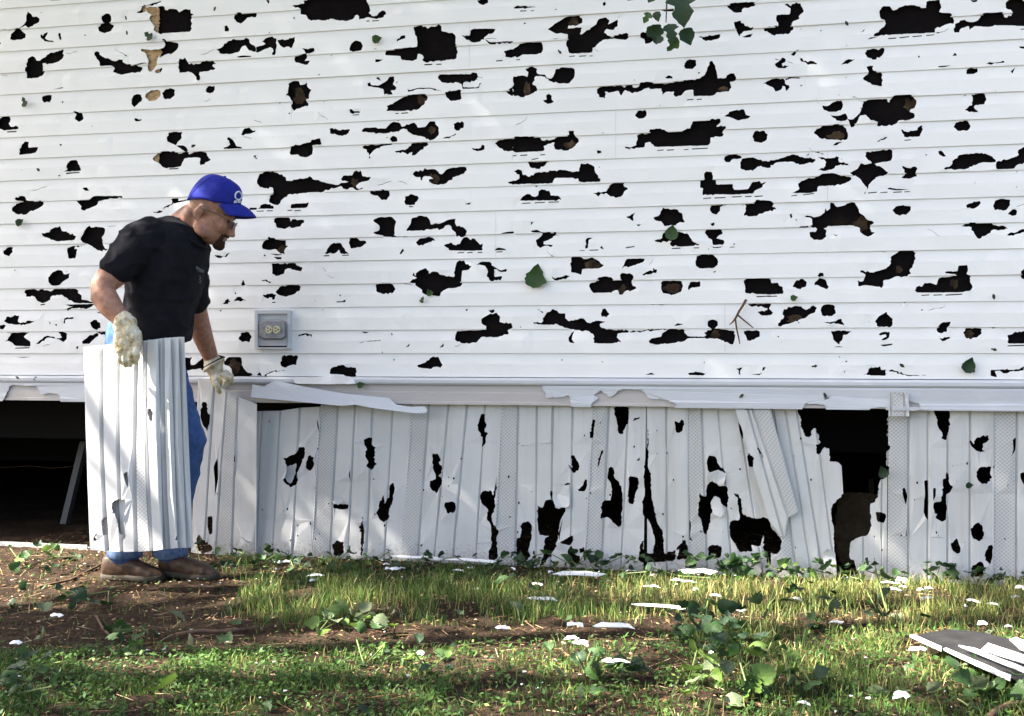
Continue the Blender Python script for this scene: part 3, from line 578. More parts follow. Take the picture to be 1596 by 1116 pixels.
def flat_piece(name, poly_px, Y, m, parent, t=0.003, jit=0.0, lines=(), rag=True):
    P, T, fl = cut_sheet(wall_poly(ragged(poly_px, .1) if rag else poly_px, Y), [], lines)
    V = [(x, Y + jit * noise.noise(Vector((x * 18, z * 18, 1.0))), z) for x, z in P]
    return solid(obj(name, mesh_from(name, V, T), m, parent), t, -1)

for p in polys('A1', '880,35 990,35 985,225 950,225; 870,298 1005,300 990,460 900,460; 898,555 1003,555 1003,635 898,635; 940,945 990,945 985,1020 940,1020'):
    flat_piece('sheathing_board', p, 0.006, M['tanboard'], house)
for t, s in (('A2', '225,560 290,540 310,640 240,650; 985,590 1068,585 1060,660 985,660; 1060,770 1110,770 1110,840 1070,840'), ('A3', '60,500 110,540 120,600 50,600; 350,110 420,110 400,170 345,160; 330,870 400,880 370,930 320,930; 1270,530 1360,530 1340,575 1270,575'),
             ('A4', '850,610 925,605 910,690 850,690; 370,810 500,820 490,872 370,872'), ('B2', '585,70 640,70 620,135 585,120; 1050,30 1150,80 1130,115 1070,90; 130,480 180,490 180,545 140,540'),
             ('B3', '430,580 560,590 540,640 440,640; 660,730 710,730 690,800 655,800; 1230,1010 1290,1010 1280,1070 1225,1060; 930,720 1050,720 1040,790 930,780'), ('B4', '540,310 600,320 650,420 570,400; 790,600 840,600 840,670 790,670; 140,910 230,910 220,980 110,980; 1215,1000 1290,1005 1290,1070 1215,1065; 1140,690 1190,690 1170,760 1140,760'),
             ('C1', '1400,150 1510,150 1510,260 1420,250')):
    for p in polys(t, s):
        cx_ = sum(q[0] for q in p) / len(p); cy_ = sum(q[1] for q in p) / len(p)
        rx_ = max(abs(q[0] - cx_) for q in p); ry_ = max(abs(q[1] - cy_) for q in p)
        blob = [(cx_ + rx_ * random.uniform(.45, 1.15) * math.cos(t), cy_ + ry_ * random.uniform(.45, 1.15) * math.sin(t)) for t in np.linspace(0, 2 * math.pi, 15)[:-1]]
        flat_piece('sheathing_board', blob, 0.011, M['brownboard'], house, 0.001)

# the ledge and the rail that carried the skirting
def extrude_profile(name, prof, xa, xb, m, parent, n=40, wob=0.0015):
    V, F = [], []
    k = len(prof)
    for i in range(n + 1):
        x = xa + (xb - xa) * i / n
        dy = wob * noise.noise(Vector((x * 2.1, 4.0, 0))); dz = wob * noise.noise(Vector((x * 1.7, 9.0, 0)))
        V += [(x, y + dy, z + dz) for y, z in prof]
    for i in range(n):
        for j in range(k):
            a, b = i * k + j, i * k + (j + 1) % k
            F.append((a, a + k, b + k, b))
    F += [tuple(range(k)), tuple(reversed(range(n * k, n * k + k)))]
    return obj(name, mesh_from(name, V, F), m, parent)
extrude_profile('ledge_channel', [(-0.001, 0.7968), (-0.024, 0.7955), (-0.032, 0.786), (-0.032, 0.774), (-0.027, 0.766), (-0.013, 0.765), (-0.001, 0.765)], X0, X1, M['trim'], house)
extrude_profile('old_skirting_rail', [(-0.002, 0.7645), (-0.013, 0.7645), (-0.014, 0.735), (-0.018, 0.731), (-0.018, 0.695), (-0.022, 0.692), (-0.022, 0.681), (-0.002, 0.681)], X0, X1, M['trim_old'], house)

def trim_cover(xa, xb, holes, zt=0.7640, zb=0.6765):
    P, T, fl = cut_sheet([(xa, zb), (xb, zb), (xb, zt), (xa, zt)], [wall_poly(ragged(h), -0.025) for h in holes], [[(xa, .752), (xb, .752)], [(xa, .688), (xb, .688)]])
    V = []
    for (x, z), f in zip(P, fl):
        y = -0.026 - (0.004 if z < .7 else 0) + 0.002 * noise.noise(Vector((x * 2, z * 6, 3)))
        if f: y -= 0.006 * abs(noise.noise(Vector((x * 15, z * 15, 8))))
        V.append((x, y, z))
    b = len(V)
    return solid(obj('trim_cover', mesh_from('trim_cover', V, T), M['trim'], house), 0.0015, -1)
trim_cover(X0, W(133, 600, -.025).x, polys('C1', '20,418 65,318 225,325 255,378 330,370 375,385 392,445 20,445'))
trim_cover(W(845, 600, -.025).x, X1, polys('C3', '500,380 545,352 590,390 615,390 650,355 700,345 800,350 850,405 930,410 1020,437 970,490 470,490 490,430 530,400; 170,330 200,362 200,400 310,393 345,380 360,440 375,490 150,490')
           + polys('C4', '215,470 235,430 360,442 355,490 215,490; 880,418 940,433 950,458 880,462; 640,462 735,455 735,490 640,490; 350,400 390,385 380,405 360,412'))
st = flat_piece('peeling_trim_strip', [(392, 599), (410, 602.8), (426, 592.8), (475, 602.8), (540, 614), (607, 620), (618, 630), (641, 634), (663, 633), (668.5, 639), (666, 643), (651, 644), (581, 635.5), (555, 630.5), (535, 632.4), (498, 629), (473, 626.6), (392, 619)], -0.052, M['trim'], house, 0.0020, 0.005, rag=False)
for v_ in st.data.vertices: v_.co.y += (0.9 - v_.co.z - 0.17) * -0.25
st['label'] = 'loose strip of trim peeling down from the rail'
for px_ in ([(457, 589), (507, 586.5), (540, 586), (551, 592), (555, 598), (520, 599), (460, 598)], [(1073, 584.5), (1088, 585), (1086, 589), (1075, 589)]):
    flat_piece('torn_siding_scrap', px_, -0.04, M['siding'], house, 0.0015, 0.01)

# outlet in its mounting block
def qx(u, v, Y): return W(u, v, Y)
outlet = obj('electrical_outlet', bmesh.new(), M['trim'], house)
bm = bmesh.new()
def pxbox(bm, u0, v0, u1, v1, Ya, Yb, mi=0):
    p, q = W(u0, v0, Ya), W(u1, v1, Ya)
    box(bm, (p.x, Ya, q.z), (q.x, Yb, p.z), mi)
for r_ in ((396.5, 483.5, 401.5, 544), (448, 483.5, 452.5, 544), (401.5, 483.5, 448, 489), (401.5, 541.5, 448, 544)):
    pxbox(bm, *r_, -0.030, -0.004)
pxbox(bm, 401.5, 489, 448, 540, -0.016, -0.004)
bmesh.ops.bevel(bm, geom=list(bm.edges), offset=0.0012, segments=1, affect='EDGES')
bm.to_mesh(outlet.data); bm.free()
outlet['label'] = 'grey twin electrical outlet in a white mounting block'
gm = mat('grey_cast_cover', (0.26, 0.27, 0.29), 0.45, 0.5); base_col(gm, ramp(gm, noise_n(gm, 60, 4), [(0.35, (0.20, 0.21, 0.23)), (0.7, (0.32, 0.33, 0.35))]))
bm = bmesh.new()
pts = [(404, 503), (410, 497.5), (440, 497.5), (445, 501), (445, 526), (440, 530), (411, 530), (404, 525)]
fr, bk = [], []
for u, v in pts:
    bk.append(bm.verts.new(W(u, v, -0.0165))); c = (424.5, 513.7)
    fr.append(bm.verts.new(W(c[0] + (u - c[0]) * .93, c[1] + (v - c[1]) * .80, -0.044)))
bm.faces.new(fr)
for i in range(8): bm.faces.new((bk[i], bk[(i + 1) % 8], fr[(i + 1) % 8], fr[i]))
bmesh.ops.recalc_face_normals(bm, faces=bm.faces)
obj('cover_plate', bm, gm, outlet)
cream = mat('cream_plastic', (0.62, 0.60, 0.42), 0.4, 0.5)
black = mat('black_slots', (0.01, 0.01, 0.01), 0.8, 0.2)
for cu in (418.7, 430.8):
    bm = bmesh.new()
    c = W(cu, 513.6, -0.049); rr = 0.0165
    a = [bm.verts.new((c.x + rr * math.cos(t), -0.049, c.z + rr * 1.05 * math.sin(t))) for t in np.linspace(0, 2 * math.pi, 25)[:-1]]
    b = [bm.verts.new((v.co.x, -0.043, v.co.z)) for v in a]
    bm.faces.new(a)
    for i in range(24): bm.faces.new((a[i], a[(i + 1) % 24], b[(i + 1) % 24], b[i]))
    bmesh.ops.recalc_face_normals(bm, faces=bm.faces)
    for dx, dz, sx, sz in ((-.004, .0065, .0045, .0022), (-.004, -.0065, .0045, .0022), (.008, 0, .003, .0032)):
        box(bm, (c.x + dx - sx, -0.0498, c.z + dz - sz), (c.x + dx + sx, -0.0485, c.z + dz + sz), 1)
    obj('receptacle', bm, [cream, black], outlet)
bm = bmesh.new(); p = W(424.7, 513.6, -0.0445); bmesh.ops.create_icosphere(bm, subdivisions=1, radius=0.0035, matrix=Matrix.Translation(p)); obj('screw', bm, M['grey_metal'], outlet)
bm = bmesh.new(); p, q = W(401.7, 539.0, -0.017), W(446.5, 541.4, -0.017); box(bm, (p.x, -0.0175, q.z), (q.x, -0.0165, p.z)); obj('drip_slot', bm, black, outlet)

# roof, far walls and the dark space under the floor
bm = bmesh.new(); box(bm, (X0 - .1, -0.10, 3.585), (X1 + .1, 4.3, 3.70)); obj('roof', bm, M['roof'], house)
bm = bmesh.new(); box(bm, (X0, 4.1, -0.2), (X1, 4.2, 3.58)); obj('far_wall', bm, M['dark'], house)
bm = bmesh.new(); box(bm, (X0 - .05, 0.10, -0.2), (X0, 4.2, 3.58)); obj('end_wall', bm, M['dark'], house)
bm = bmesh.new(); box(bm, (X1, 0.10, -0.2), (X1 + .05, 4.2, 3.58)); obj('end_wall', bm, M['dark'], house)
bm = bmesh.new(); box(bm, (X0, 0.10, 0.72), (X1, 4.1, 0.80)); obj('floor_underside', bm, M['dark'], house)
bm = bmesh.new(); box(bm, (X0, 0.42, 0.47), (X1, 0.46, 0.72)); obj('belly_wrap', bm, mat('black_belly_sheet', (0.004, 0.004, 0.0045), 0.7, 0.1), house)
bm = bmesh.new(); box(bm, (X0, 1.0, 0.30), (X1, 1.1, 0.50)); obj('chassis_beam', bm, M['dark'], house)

# ------------------------------------------------------------------ skirting
skirting = tag(empty('house_skirting', (0, 0, 0)), 'row of battered ribbed white skirting panels below the siding, holed and leaning', 'skirting')
def bot(u): return 551 + 0.905 * pxs(u, 0.0)
sk_holes = [ragged(h, .12) for h in SKIRT_HOLES]

def skirt_panel(name, tops, bots, Y0, lean, perf=(0,), holes=(), m='skirt', parent=None, Yp=0.0, bow=0.0, top_poly=None, depth=0.009, hw=0.006):
    """tops / bots: pixel positions of the rib lines at the upper and lower edge, on the plane y = Yp"""
    tp = [W(u, v, Yp) for u, v in tops]; bp = [W(u, v, Yp) for u, v in bots]
    outline = [(p.x, p.z) for p in tp] + [(p.x, p.z) for p in reversed(bp)]
    lines = []
    n = len(tp)
    def rows(a, b, off):
        return [(a.x + (b.x - a.x) * s + off, a.z + (b.z - a.z) * s) for s in (0, .25, .5, .75, 1)]
    for i in range(n):
        for off in ((-hw, 0, hw) if 0 < i < n - 1 else ((hw,) if i == 0 else (-hw,))):
            lines.append(rows(tp[i], bp[i], off))
    P, T, fl = cut_sheet(outline, [wall_poly(h, Yp) for h in holes], lines)
    zlo = min(p.z for p in bp); zhi = max(p.z for p in tp)
    V, UV = [], []
    for (x, z), f in zip(P, fl):
        xi = []
        for a, b in zip(tp, bp):
            s = (a.z - z) / max(1e-6, a.z - b.z)
            xi.append(a.x + (b.x - a.x) * s)
        j = max(0, min(n - 2, int(np.searchsorted(xi, x) - 1)))
        d = min(abs(x - q) for q in xi)
        dd = min([abs(x - q) for q in xi[1:-1]] or [1])
        g = depth * max(0.0, 1 - dd / hw)
        if dd > hw and 0 < j < n - 1 and j % 2: g += 0.002
        t = (z - zlo) / (zhi - zlo)
        y = Y0 + lean * t + g + bow * math.sin(math.pi * t) + 0.006 * noise.noise(Vector((x * 3, z * 3, Y0 * 50)))
        if f: y += 0.007 * noise.noise(Vector((x * 22, z * 22, 5))) - 0.002
        V.append((x, y, z))
        UV.append(((x - xi[j]) + (2.0 if (j in perf and dd > hw * .8) else 0.0), z))
    o = obj(name, mesh_from(name, V, T, UV), M[m], parent)
    return solid(o, 0.0016, -1)

def straight(us, v, lift=0.0): return [(u, v + lift * i) for i, u in enumerate(us)]
def bots(us, dv=0.0): return [(u, bot(u) + dv) for u in us]
SP = [
    ([380, 405, 434, 465, 498], 640, [372, 397, 423, 454, 485], 0.006, 0.012, ()),
    ([498, 525, 551.5, 579, 610.5, 641], 631, [485, 513, 541, 570, 598, 625], 0.004, 0.012, (0,)),
    ([641, 667, 698, 727, 755, 782], 629, [625, 651, 676, 705, 741, 770], 0.002, 0.010, (0,)),
    ([782, 807, 836, 861, 892, 924], 628, [770, 803, 835, 858, 889, 915], 0.004, 0.006, (0,)),
    ([924, 949, 979, 1006.5], 628, [912, 938, 968, 1003], -0.006, 0.020, (0,)),
    ([1007.5, 1038, 1072], 628, [1009, 1040, 1074], 0.000, 0.010, ()),
    ([1072, 1093, 1118, 1148, 1158], 628, [1074, 1103, 1142, 1190, 1226], 0.004, 0.012, (0,)),
    ([1172, 1203, 1222, 1240, 1268, 1306], 628, [1215, 1243, 1266, 1284, 1303, 1322], -0.010, 0.026, (0,)),
    ([1322, 1346, 1376, 1384], 628, [1322, 1346, 1374, 1382], 0.006, 0.008, ()),
    ([1385, 1417, 1447, 1478, 1513, 1551], 628, [1383, 1416, 1446, 1477, 1512, 1549], 0.002, 0.008, (0,)),
    ([1551, 1586, 1617, 1648, 1680, 1713], 628, [1549, 1585, 1617, 1648, 1680, 1713], 0.004, 0.008, (0,)),
    ([1713, 1746, 1780, 1812, 1845, 1880], 628, [1713, 1746, 1780, 1812, 1845, 1880], 0.002, 0.008, (0,)),
]
for i, (tu, tv, bu, y0, ln, pf) in enumerate(SP):
    tops = straight(tu, tv)
    if i == 0: tops = [(380, 642), (405, 641), (434, 640.5), (465, 636), (498, 634)]
    skirt_panel('skirting_panel', tops, bots(bu), y0, ln, pf, sk_holes, 'skirt', skirting)
h_panel = skirt_panel('skirting_panel', [(1146, 638), (1166, 638), (1173, 638), (1201, 638)], [(1200, 812), (1222, 838), (1229, 806), (1244, 796)], -0.030, 0.012, (2,), [ragged(h) for h in H_HOLES], 'skirt', skirting)
h_panel['label'] = 'skirting panel knocked loose and slanting across its neighbours'
pc = skirt_panel('skirting_panel', [(1384, 613), (1388, 611), (1408, 611), (1414, 613)], [(1384, 648), (1388, 648), (1410, 648), (1416, 648)], -0.042, 0.0, (1,), [], 'skirt', skirting)
pc['label'] = 'panel end standing up in front of the trim'
flat_piece('torn_trim_lip', [(1389, 634), (1400, 633.5), (1436, 635.5), (1430, 640), (1392, 640)], -0.045, M['trim'], skirting, 0.003, 0.004)
# hanging flaps of vinyl still attached beside the big holes
for px_, Y_ in (([(1283, 880), (1283, 862), (1289, 855), (1302, 861), (1304, 900), (1285, 900)], -0.018), ([(518, 785), (524, 762), (545, 742), (547, 788), (534, 786)], 0.014), ([(445, 727), (462, 722), (460, 738), (452, 755), (444, 745)], 0.03), ([(864, 778), (876, 762), (888, 754), (888, 790), (866, 792)], -0.004),
                ([(1104, 742), (1118, 734), (1132, 738), (1128, 758), (1112, 752)], -0.006), ([(1108, 780), (1120, 774), (1131, 800), (1122, 806), (1110, 800)], -0.004)):
    flat_piece('torn_flap', px_, Y_, M['skirt'], skirting, 0.0016, 0.016)
# panels further along, left of the picture
x = X0
while x < W(-260, 700).x - 0.42:
    def U(xx): d = Vector((xx, 0, .9)) - CAM; return W_PX / 2 + F_PX * d.dot(RGT) / d.dot(FWD)
    us = [U(x + 0.4 * i / 5) for i in range(6)]
    skirt_panel('skirting_panel', straight(us, 551 + 0 * 1) if 0 else [(u, 551 + 0.2 * pxs(u, 0)) for u in us], bots(us), 0.004, 0.006, (0,), [], 'skirt', skirting)
    x += 0.402
x = W(1880, 700).x + 0.002
while x < X1 - 0.4:
    us = [U(x + 0.4 * i / 5) for i in range(6)]
    skirt_panel('skirting_panel', [(u, 551 + 0.2 * pxs(u, 0)) for u in us], bots(us), 0.004, 0.006, (0,), [], 'skirt', skirting)
    x += 0.402
# ground track left lying where the panels are gone
tr = W(-260, 850).x; te = W(142, 850).x
extrude_profile('bottom_track', [(-0.035, -0.01), (-0.035, 0.018), (-0.031, 0.018), (-0.029, 0.002), (0.012, 0.002), (0.012, -0.01)], tr, te, M['skirt'], skirting, 30, 0.009)

def tube_mesh(path, radii, n=8, cap=True):
    """round tube along a polyline"""
    V, F = [], []
    pts = [Vector(p) for p in path]
    prev = None
    for i, p in enumerate(pts):
        t = (pts[min(i + 1, len(pts) - 1)] - pts[max(i - 1, 0)]).normalized()
        a = (prev - t * prev.dot(t)) if prev is not None else t.orthogonal()
        a.normalize(); b = t.cross(a); prev = a
        r_ = radii[i] if hasattr(radii, '__len__') else radii
        V += [p + (a * math.cos(2 * math.pi * j / n) + b * math.sin(2 * math.pi * j / n)) * r_ for j in range(n)]
    for i in range(len(pts) - 1):
        for j in range(n):
            a, b = i * n + j, i * n + (j + 1) % n
            F.append((a, b, b + n, a + n))
    if cap:
        F += [tuple(reversed(range(n))), tuple(range((len(pts) - 1) * n, len(pts) * n))]
    return V, F

def tube(name, path, radii, m, parent=None, n=8):
    V, F = tube_mesh(path, radii, n)
    o = obj(name, mesh_from(name, V, F), m, parent)
    return smooth(o)

# things standing in the crawl space
pb = G(101, 816); ptp = W(132, 688, pb.y + 0.05)
pm = bmesh.new()
d = (ptp - pb).normalized(); sx = Vector((0.017, 0, 0)); sy = Vector((0, 0.02, 0))
vv = [pm.verts.new(q) for q in (pb - sx - sy, pb + sx - sy, pb + sx + sy, pb - sx + sy, ptp - sx - sy, ptp + sx - sy, ptp + sx + sy, ptp - sx + sy)]
for f in ((0, 3, 2, 1), (4, 5, 6, 7), (0, 1, 5, 4), (1, 2, 6, 5), (2, 3, 7, 6), (3, 0, 4, 7)): pm.faces.new([vv[i] for i in f])
tag(obj('support_brace', pm, mat('dull_brace_metal', (0.09, 0.095, 0.10), .6)), 'grey metal brace leaning in the dark under the house', 'brace')
cb = flat_piece('fallen_board', [(1308, 772), (1330, 768), (1374, 771), (1372, 800), (1368, 850), (1350, 880), (1310, 880), (1300, 830)], 0.30, M['cardboard'], None, 0.012, 0.02)
tag(cb, 'brown fibreboard sheet behind the large gap in the skirting', 'board')
tag(tube('hanging_wire', [W(u, v, 0.9) for u, v in ((-80, 728), (0, 729), (25, 727.5), (50, 726), (80, 730), (125, 726), (200, 722))], 0.0025, mat('dull_wire', (0.05, 0.022, 0.008), .7)), 'thin wire hanging in the dark open crawl space', 'wire')
gp = G(1357, 795)
bm = bmesh.new(); p0 = W(1354, 728, gp.y); p1 = W(1362, 728, gp.y); box(bm, (p0.x, gp.y, 0), (p1.x, gp.y + .02, p0.z + 0.1)); tag(obj('support_post', bm, M['grey_metal']), 'thin grey post under the house behind the large gap', 'post')

# the skirting panel pulled away from the wall, held by its top
hp = skirt_panel('skirting_panel', [(321, 588), (346, 596), (364, 609), (381, 617), (410, 629)], [(301, bot(302) - 2), (321, bot(322)), (339, bot(339)), (364, bot(364)), (402, bot(402))], -0.02, -0.055, (2,),
                 [ragged(h, .12) for h in polys('C1', '1285,500 1300,420 1325,420 1332,480 1348,500 1345,540 1325,605 1305,570 1290,530; 1370,790 1385,765 1385,900 1360,1015 1365,900 1358,820; 1372,980 1385,985 1375,995; 1250,800 1265,800 1268,830 1255,815; 1488,750 1498,750 1496,795 1486,790') + polys('D1', '1090,80 1118,75 1115,165 1098,175 1090,130; 1030,200 1045,170 1060,195 1110,235 1110,255 1060,275 1035,245; 1260,183 1290,205 1329,203 1290,212')], 'skirt')
tag(hp, 'bent skirting panel with a vented strip pulled off the wall by the man', 'skirting panel')
# ------------------------------------------------------------------ the man and what he carries
def ell(bm, c, r, rot=None, sub=3):
    mtx = Matrix.Translation(Vector(c)) @ (rot.to_4x4() if rot is not None else Matrix()) @ Matrix.Diagonal((*r, 1))
    bmesh.ops.create_icosphere(bm, subdivisions=sub, radius=1.0, matrix=mtx)

def loft(bm, rings, n=22, power=2.0):
    """rings of (centre, axis A, axis B): closed skin with caps"""
    prev = None
    first = None
    for c, a, b in rings:
        cur = []
        for j in range(n):
            t = 2 * math.pi * j / n
            ct, s_ = math.cos(t), math.sin(t)
            e = 2.0 / power
            cur.append(bm.verts.new(c + a * (abs(ct) ** e * (1 if ct >= 0 else -1)) + b * (abs(s_) ** e * (1 if s_ >= 0 else -1))))
        if prev:
            for j in range(n):
                bm.faces.new((prev[j], prev[(j + 1) % n], cur[(j + 1) % n], cur[j]))
        else: first = cur
        prev = cur
    bm.faces.new(list(reversed(first))); bm.faces.new(prev)

def limb(bm, pts, n=20, power=2.0):
    """pts: (u, v, Y, in-plane radius m, depth radius m)"""
    P = [W(u, v, Y) for u, v, Y, *_ in pts]
    rings = []
    for i, p in enumerate(P):
        t = (P[min(i + 1, len(P) - 1)] - P[max(i - 1, 0)]).normalized()
        b = (FWD - t * FWD.dot(t)).normalized()
        a = b.cross(t)
        ra, rb = pts[i][3], (pts[i][4] if len(pts[i]) > 4 else pts[i][3])
        rings.append((p, a * ra, b * rb))
    # round the two ends off
    def endcap(r0, r1):
        d = (r0[0] - r1[0]).normalized()
        ra = min(r0[1].length, r0[2].length)
        return [(r0[0] + d * ra * k, r0[1] * s, r0[2] * s) for k, s in ((.85, .35), (.6, .68), (.3, .9))]
    rings = endcap(rings[0], rings[1]) + rings + list(reversed(endcap(rings[-1], rings[-2])))
    loft(bm, rings, n, power)

TMP = bpy.data.scenes.new('workshop')
def remesh(name, bm, voxel, smooth_it=6, m=None, parent=None, wrinkle=None):
    bmesh.ops.recalc_face_normals(bm, faces=bm.faces)
    me0 = bpy.data.meshes.new(name + '_tmp'); bm.to_mesh(me0); bm.free()
    o = bpy.data.objects.new(name + '_tmp', me0); TMP.collection.objects.link(o)
    md = o.modifiers.new('r', 'REMESH'); md.mode = 'VOXEL'; md.voxel_size = voxel
    if smooth_it:
        s = o.modifiers.new('s', 'SMOOTH'); s.iterations = smooth_it; s.factor = 0.5
    TMP.view_layers[0].update(); dg = TMP.view_layers[0].depsgraph
    me = bpy.data.meshes.new_from_object(o.evaluated_get(dg))
    old = o.data
    bpy.data.objects.remove(o); bpy.data.meshes.remove(old)
    if wrinkle:
        me.update()
        nn = [v.normal.copy() for v in me.vertices]
        for v, q in zip(me.vertices, nn):
            v.co += q * wrinkle(v.co)
    me.name = name
    me.materials.clear()
    q = obj(name, me, m, parent)
    return smooth(q)

# materials
def cloth(name, c, c2, scale, rough=0.9, b=0.25):
    m = mat(name, c, rough, 0.15)
    base_col(m, ramp(m, noise_n(m, scale, 5, 0.65), [(0.3, c), (0.7, c2)]))
    bump(m, noise_n(m, 420, 2, 0.5), b, 0.0015)
    bump(m, noise_n(m, 14, 3, 0.5), 0.35, 0.02)
    return m
skin = mat('skin', (0.42, 0.21, 0.135), 0.55, 0.35)
at = N(skin, 'ShaderNodeAttribute'); at.attribute_name = 'tint'
nz = noise_n(skin, 55, 4, 0.6)
c1 = ramp(skin, nz, [(0.3, (0.26, 0.125, 0.085)), (0.55, (0.37, 0.188, 0.130)), (0.8, (0.45, 0.25, 0.18))])
base_col(skin, mixc(skin, at.outputs['Fac'], c1, (0.09, 0.06, 0.045)))
skin.node_tree.nodes['Principled BSDF'].inputs['Subsurface Weight'].default_value = 0.08
skin.node_tree.nodes['Principled BSDF'].inputs['Subsurface Radius'].default_value = (0.01, 0.004, 0.002)
bump(skin, noise_n(skin, 300, 3, 0.6), 0.15, 0.001)
M['shirt'] = cloth('black_cotton', (0.006, 0.006, 0.009), (0.013, 0.013, 0.017), 20)
M['jeans'] = cloth('blue_denim', (0.035, 0.075, 0.21), (0.07, 0.13, 0.30), 40)
M['hemjeans'] = cloth('faded_denim', (0.06, 0.10, 0.21), (0.15, 0.21, 0.34), 60)
M['cap'] = cloth('blue_cap_cloth', (0.014, 0.021, 0.22), (0.021, 0.030, 0.29), 25, 0.75)
M['capwhite'] = mat('white_embroidery', (0.75, 0.75, 0.85), 0.7, 0.2)
gl = M['glove'] = mat('soiled_cotton_glove', (0.6, 0.52, 0.36), 0.9, 0.15)
g1 = ramp(gl, noise_n(gl, 30, 5, 0.7), [(0.32, (0.22, 0.14, 0.06)), (0.45, (0.50, 0.42, 0.26)), (0.60, (0.68, 0.64, 0.54))])
base_col(gl, g1)
bump(gl, noise_n(gl, 60, 4, 0.6), 0.5, 0.006)
lt = M['leather'] = mat('brown_leather', (0.07, 0.035, 0.02), 0.5, 0.35)
base_col(lt, ramp(lt, noise_n(lt, 30, 5, 0.6), [(0.3, (0.026, 0.014, 0.009)), (0.7, (0.085, 0.048, 0.029))]))
bump(lt, noise_n(lt, 70, 3, 0.5), 0.3, 0.004)
M['sole'] = mat('dark_rubber_sole', (0.05, 0.042, 0.032), 0.8, 0.2)
M['beard'] = cloth('dark_beard', (0.020, 0.011, 0.008), (0.045, 0.026, 0.018), 120)
M['wire'] = mat('dark_wire', (0.03, 0.028, 0.03), 0.35, 0.6)
M['lens'] = mat('spectacle_lens', (0.6, 0.6, 0.65), 0.05, 0.5)
M['lens'].node_tree.nodes['Principled BSDF'].inputs['Transmission Weight'].default_value = 0.95
M['lens'].node_tree.nodes['Principled BSDF'].inputs['IOR'].default_value = 1.02

YM = -0.62
YR, YL = G(205, 901).y, G(295, 899).y
man = tag(empty('person', (W(230, 800, YM).x, YM, 0)), 'man in a black T-shirt, blue cap and work gloves carrying broken skirting', 'person')

# head frame: x forward, y left, z up
TILT = R(22)
hx = RGT * math.cos(TILT) - UPV * math.sin(TILT)
hz = RGT * math.sin(TILT) + UPV * math.cos(TILT)
hy = hz.cross(hx)
# turned a touch towards the wall
HM = Matrix.Translation(W(322, 333, YM)) @ Matrix((hx, hy, hz)).transposed().to_4x4() @ Matrix.Rotation(R(4), 4, 'Z')
HI = HM.inverted()
def hp_(*p): return HM @ Vector(p)
H3 = HM.to_3x3()

bm = bmesh.new()
def hell(c, r, rz=0.0, ry=0.0):
    ell(bm, hp_(*c), r, H3 @ (Matrix.Rotation(rz, 3, 'Z') @ Matrix.Rotation(ry, 3, 'Y')))
hell((0.008, 0, 0.042), (0.089, 0.076, 0.090))
hell((0.040, 0, -0.010), (0.066, 0.065, 0.085))
hell((0.048, 0, -0.060), (0.053, 0.054, 0.050))
hell((0.082, 0, -0.088), (0.022, 0.026, 0.022))
for s in (-1, 1):
    hell((0.074, 0.036 * s, -0.022), (0.030, 0.026, 0.030))
    hell((0.096, 0.026 * s, 0.022), (0.014, 0.024, 0.010))
    hell((0.014, 0.052 * s, -0.066), (0.040, 0.016, 0.026), 0, .5)
    hell((-0.016, 0.080 * s, -0.008), (0.020, 0.0075, 0.033), -0.35 * s, 0.18)
    hell((-0.008, 0.078 * s, -0.033), (0.010, 0.007, 0.012))
    hell((0.116, 0.011 * s, -0.043), (0.010, 0.008, 0.008))
hell((0.114, 0, -0.018), (0.014, 0.0105, 0.031), 0, -0.30)
hell((0.124, 0, -0.040), (0.0135, 0.013, 0.012))
hell((0.101, 0, -0.064), (0.013, 0.024, 0.008))
hell((0.098, 0, -0.074), (0.012, 0.020, 0.007))
hell((-0.055, 0, -0.035), (0.040, 0.055, 0.05))
# neck, trunk, arms and legs under the clothes, all one skin
limb(bm, [(275, 372, YM, .085, .080), (290, 355, YM, .076, .070), (302, 342, YM, .068, .064), (314, 335, YM, .062, .058)])
limb(bm, [(236, 545, YM, .09, .11), (250, 480, YM, .10, .12), (258, 420, YM, .11, .14), (265, 388, YM, .085, .12)])
ARM_R = [(222, 376, -.78, .062), (196, 404, -.83, .060), (176, 428, -.87, .056), (160, 446, -.905, .046, .046), (161, 460, -.915, .050, .047), (172, 477, -.925, .046, .042), (186, 495, -.925, .035, .032), (193, 510, -.925, .03, .026)]
limb(bm, ARM_R)
ARM_L = [(296, 392, -.44, .058), (298, 430, -.40, .054), (302, 470, -.34, .049), (307, 495, -.28, .049), (317, 527, -.20, .043), (328, 556, -.14, .034), (334, 572, -.12, .030)]
limb(bm, ARM_L)
limb(bm, [(215, 545, YM - .08, .085), (222, 640, YR, .072), (226, 700, YR, .058), (206, 790, YR, .05), (193, 862, YR, .042), (193, 884, YR, .04)])
limb(bm, [(240, 548, YM + .08, .085), (268, 625, YL, .068), (296, 690, YL, .052), (281, 770, YL, .046), (266, 862, YL, .042), (268, 882, YL, .04)])
body = remesh('body', bm, 0.0055, 4, skin, man)
tint = body.data.attributes.new('tint', 'FLOAT', 'POINT')
vals = np.zeros(len(body.data.vertices), np.float32)
for i, v in enumerate(body.data.vertices):
    q = HI @ v.co
    if -0.14 < q.x < 0.16 and abs(q.y) < 0.12 and -0.13 < q.z < 0.14:
        h = 0.0
        if q.x < 0.018 and q.z > -0.045 + max(0, (q.x + .06)) * 0.5 and abs(q.y) < 0.083:            # cropped hair at the back and sides
            h = 0.42 * min(1, max(0, (0.018 - q.x) / 0.02))
            if abs(q.y) > 0.0785: h = 0
        if q.x > 0.02 and q.z < -0.045: h = max(h, 0.28 * min(1, (-0.045 - q.z) / .02))     # stubble
        if q.x > 0.075 and 0.018 < q.z < 0.030 and abs(q.y) > .008: h = 0.65                    # eyebrows
        vals[i] = h
tint.data.foreach_set('value', vals)

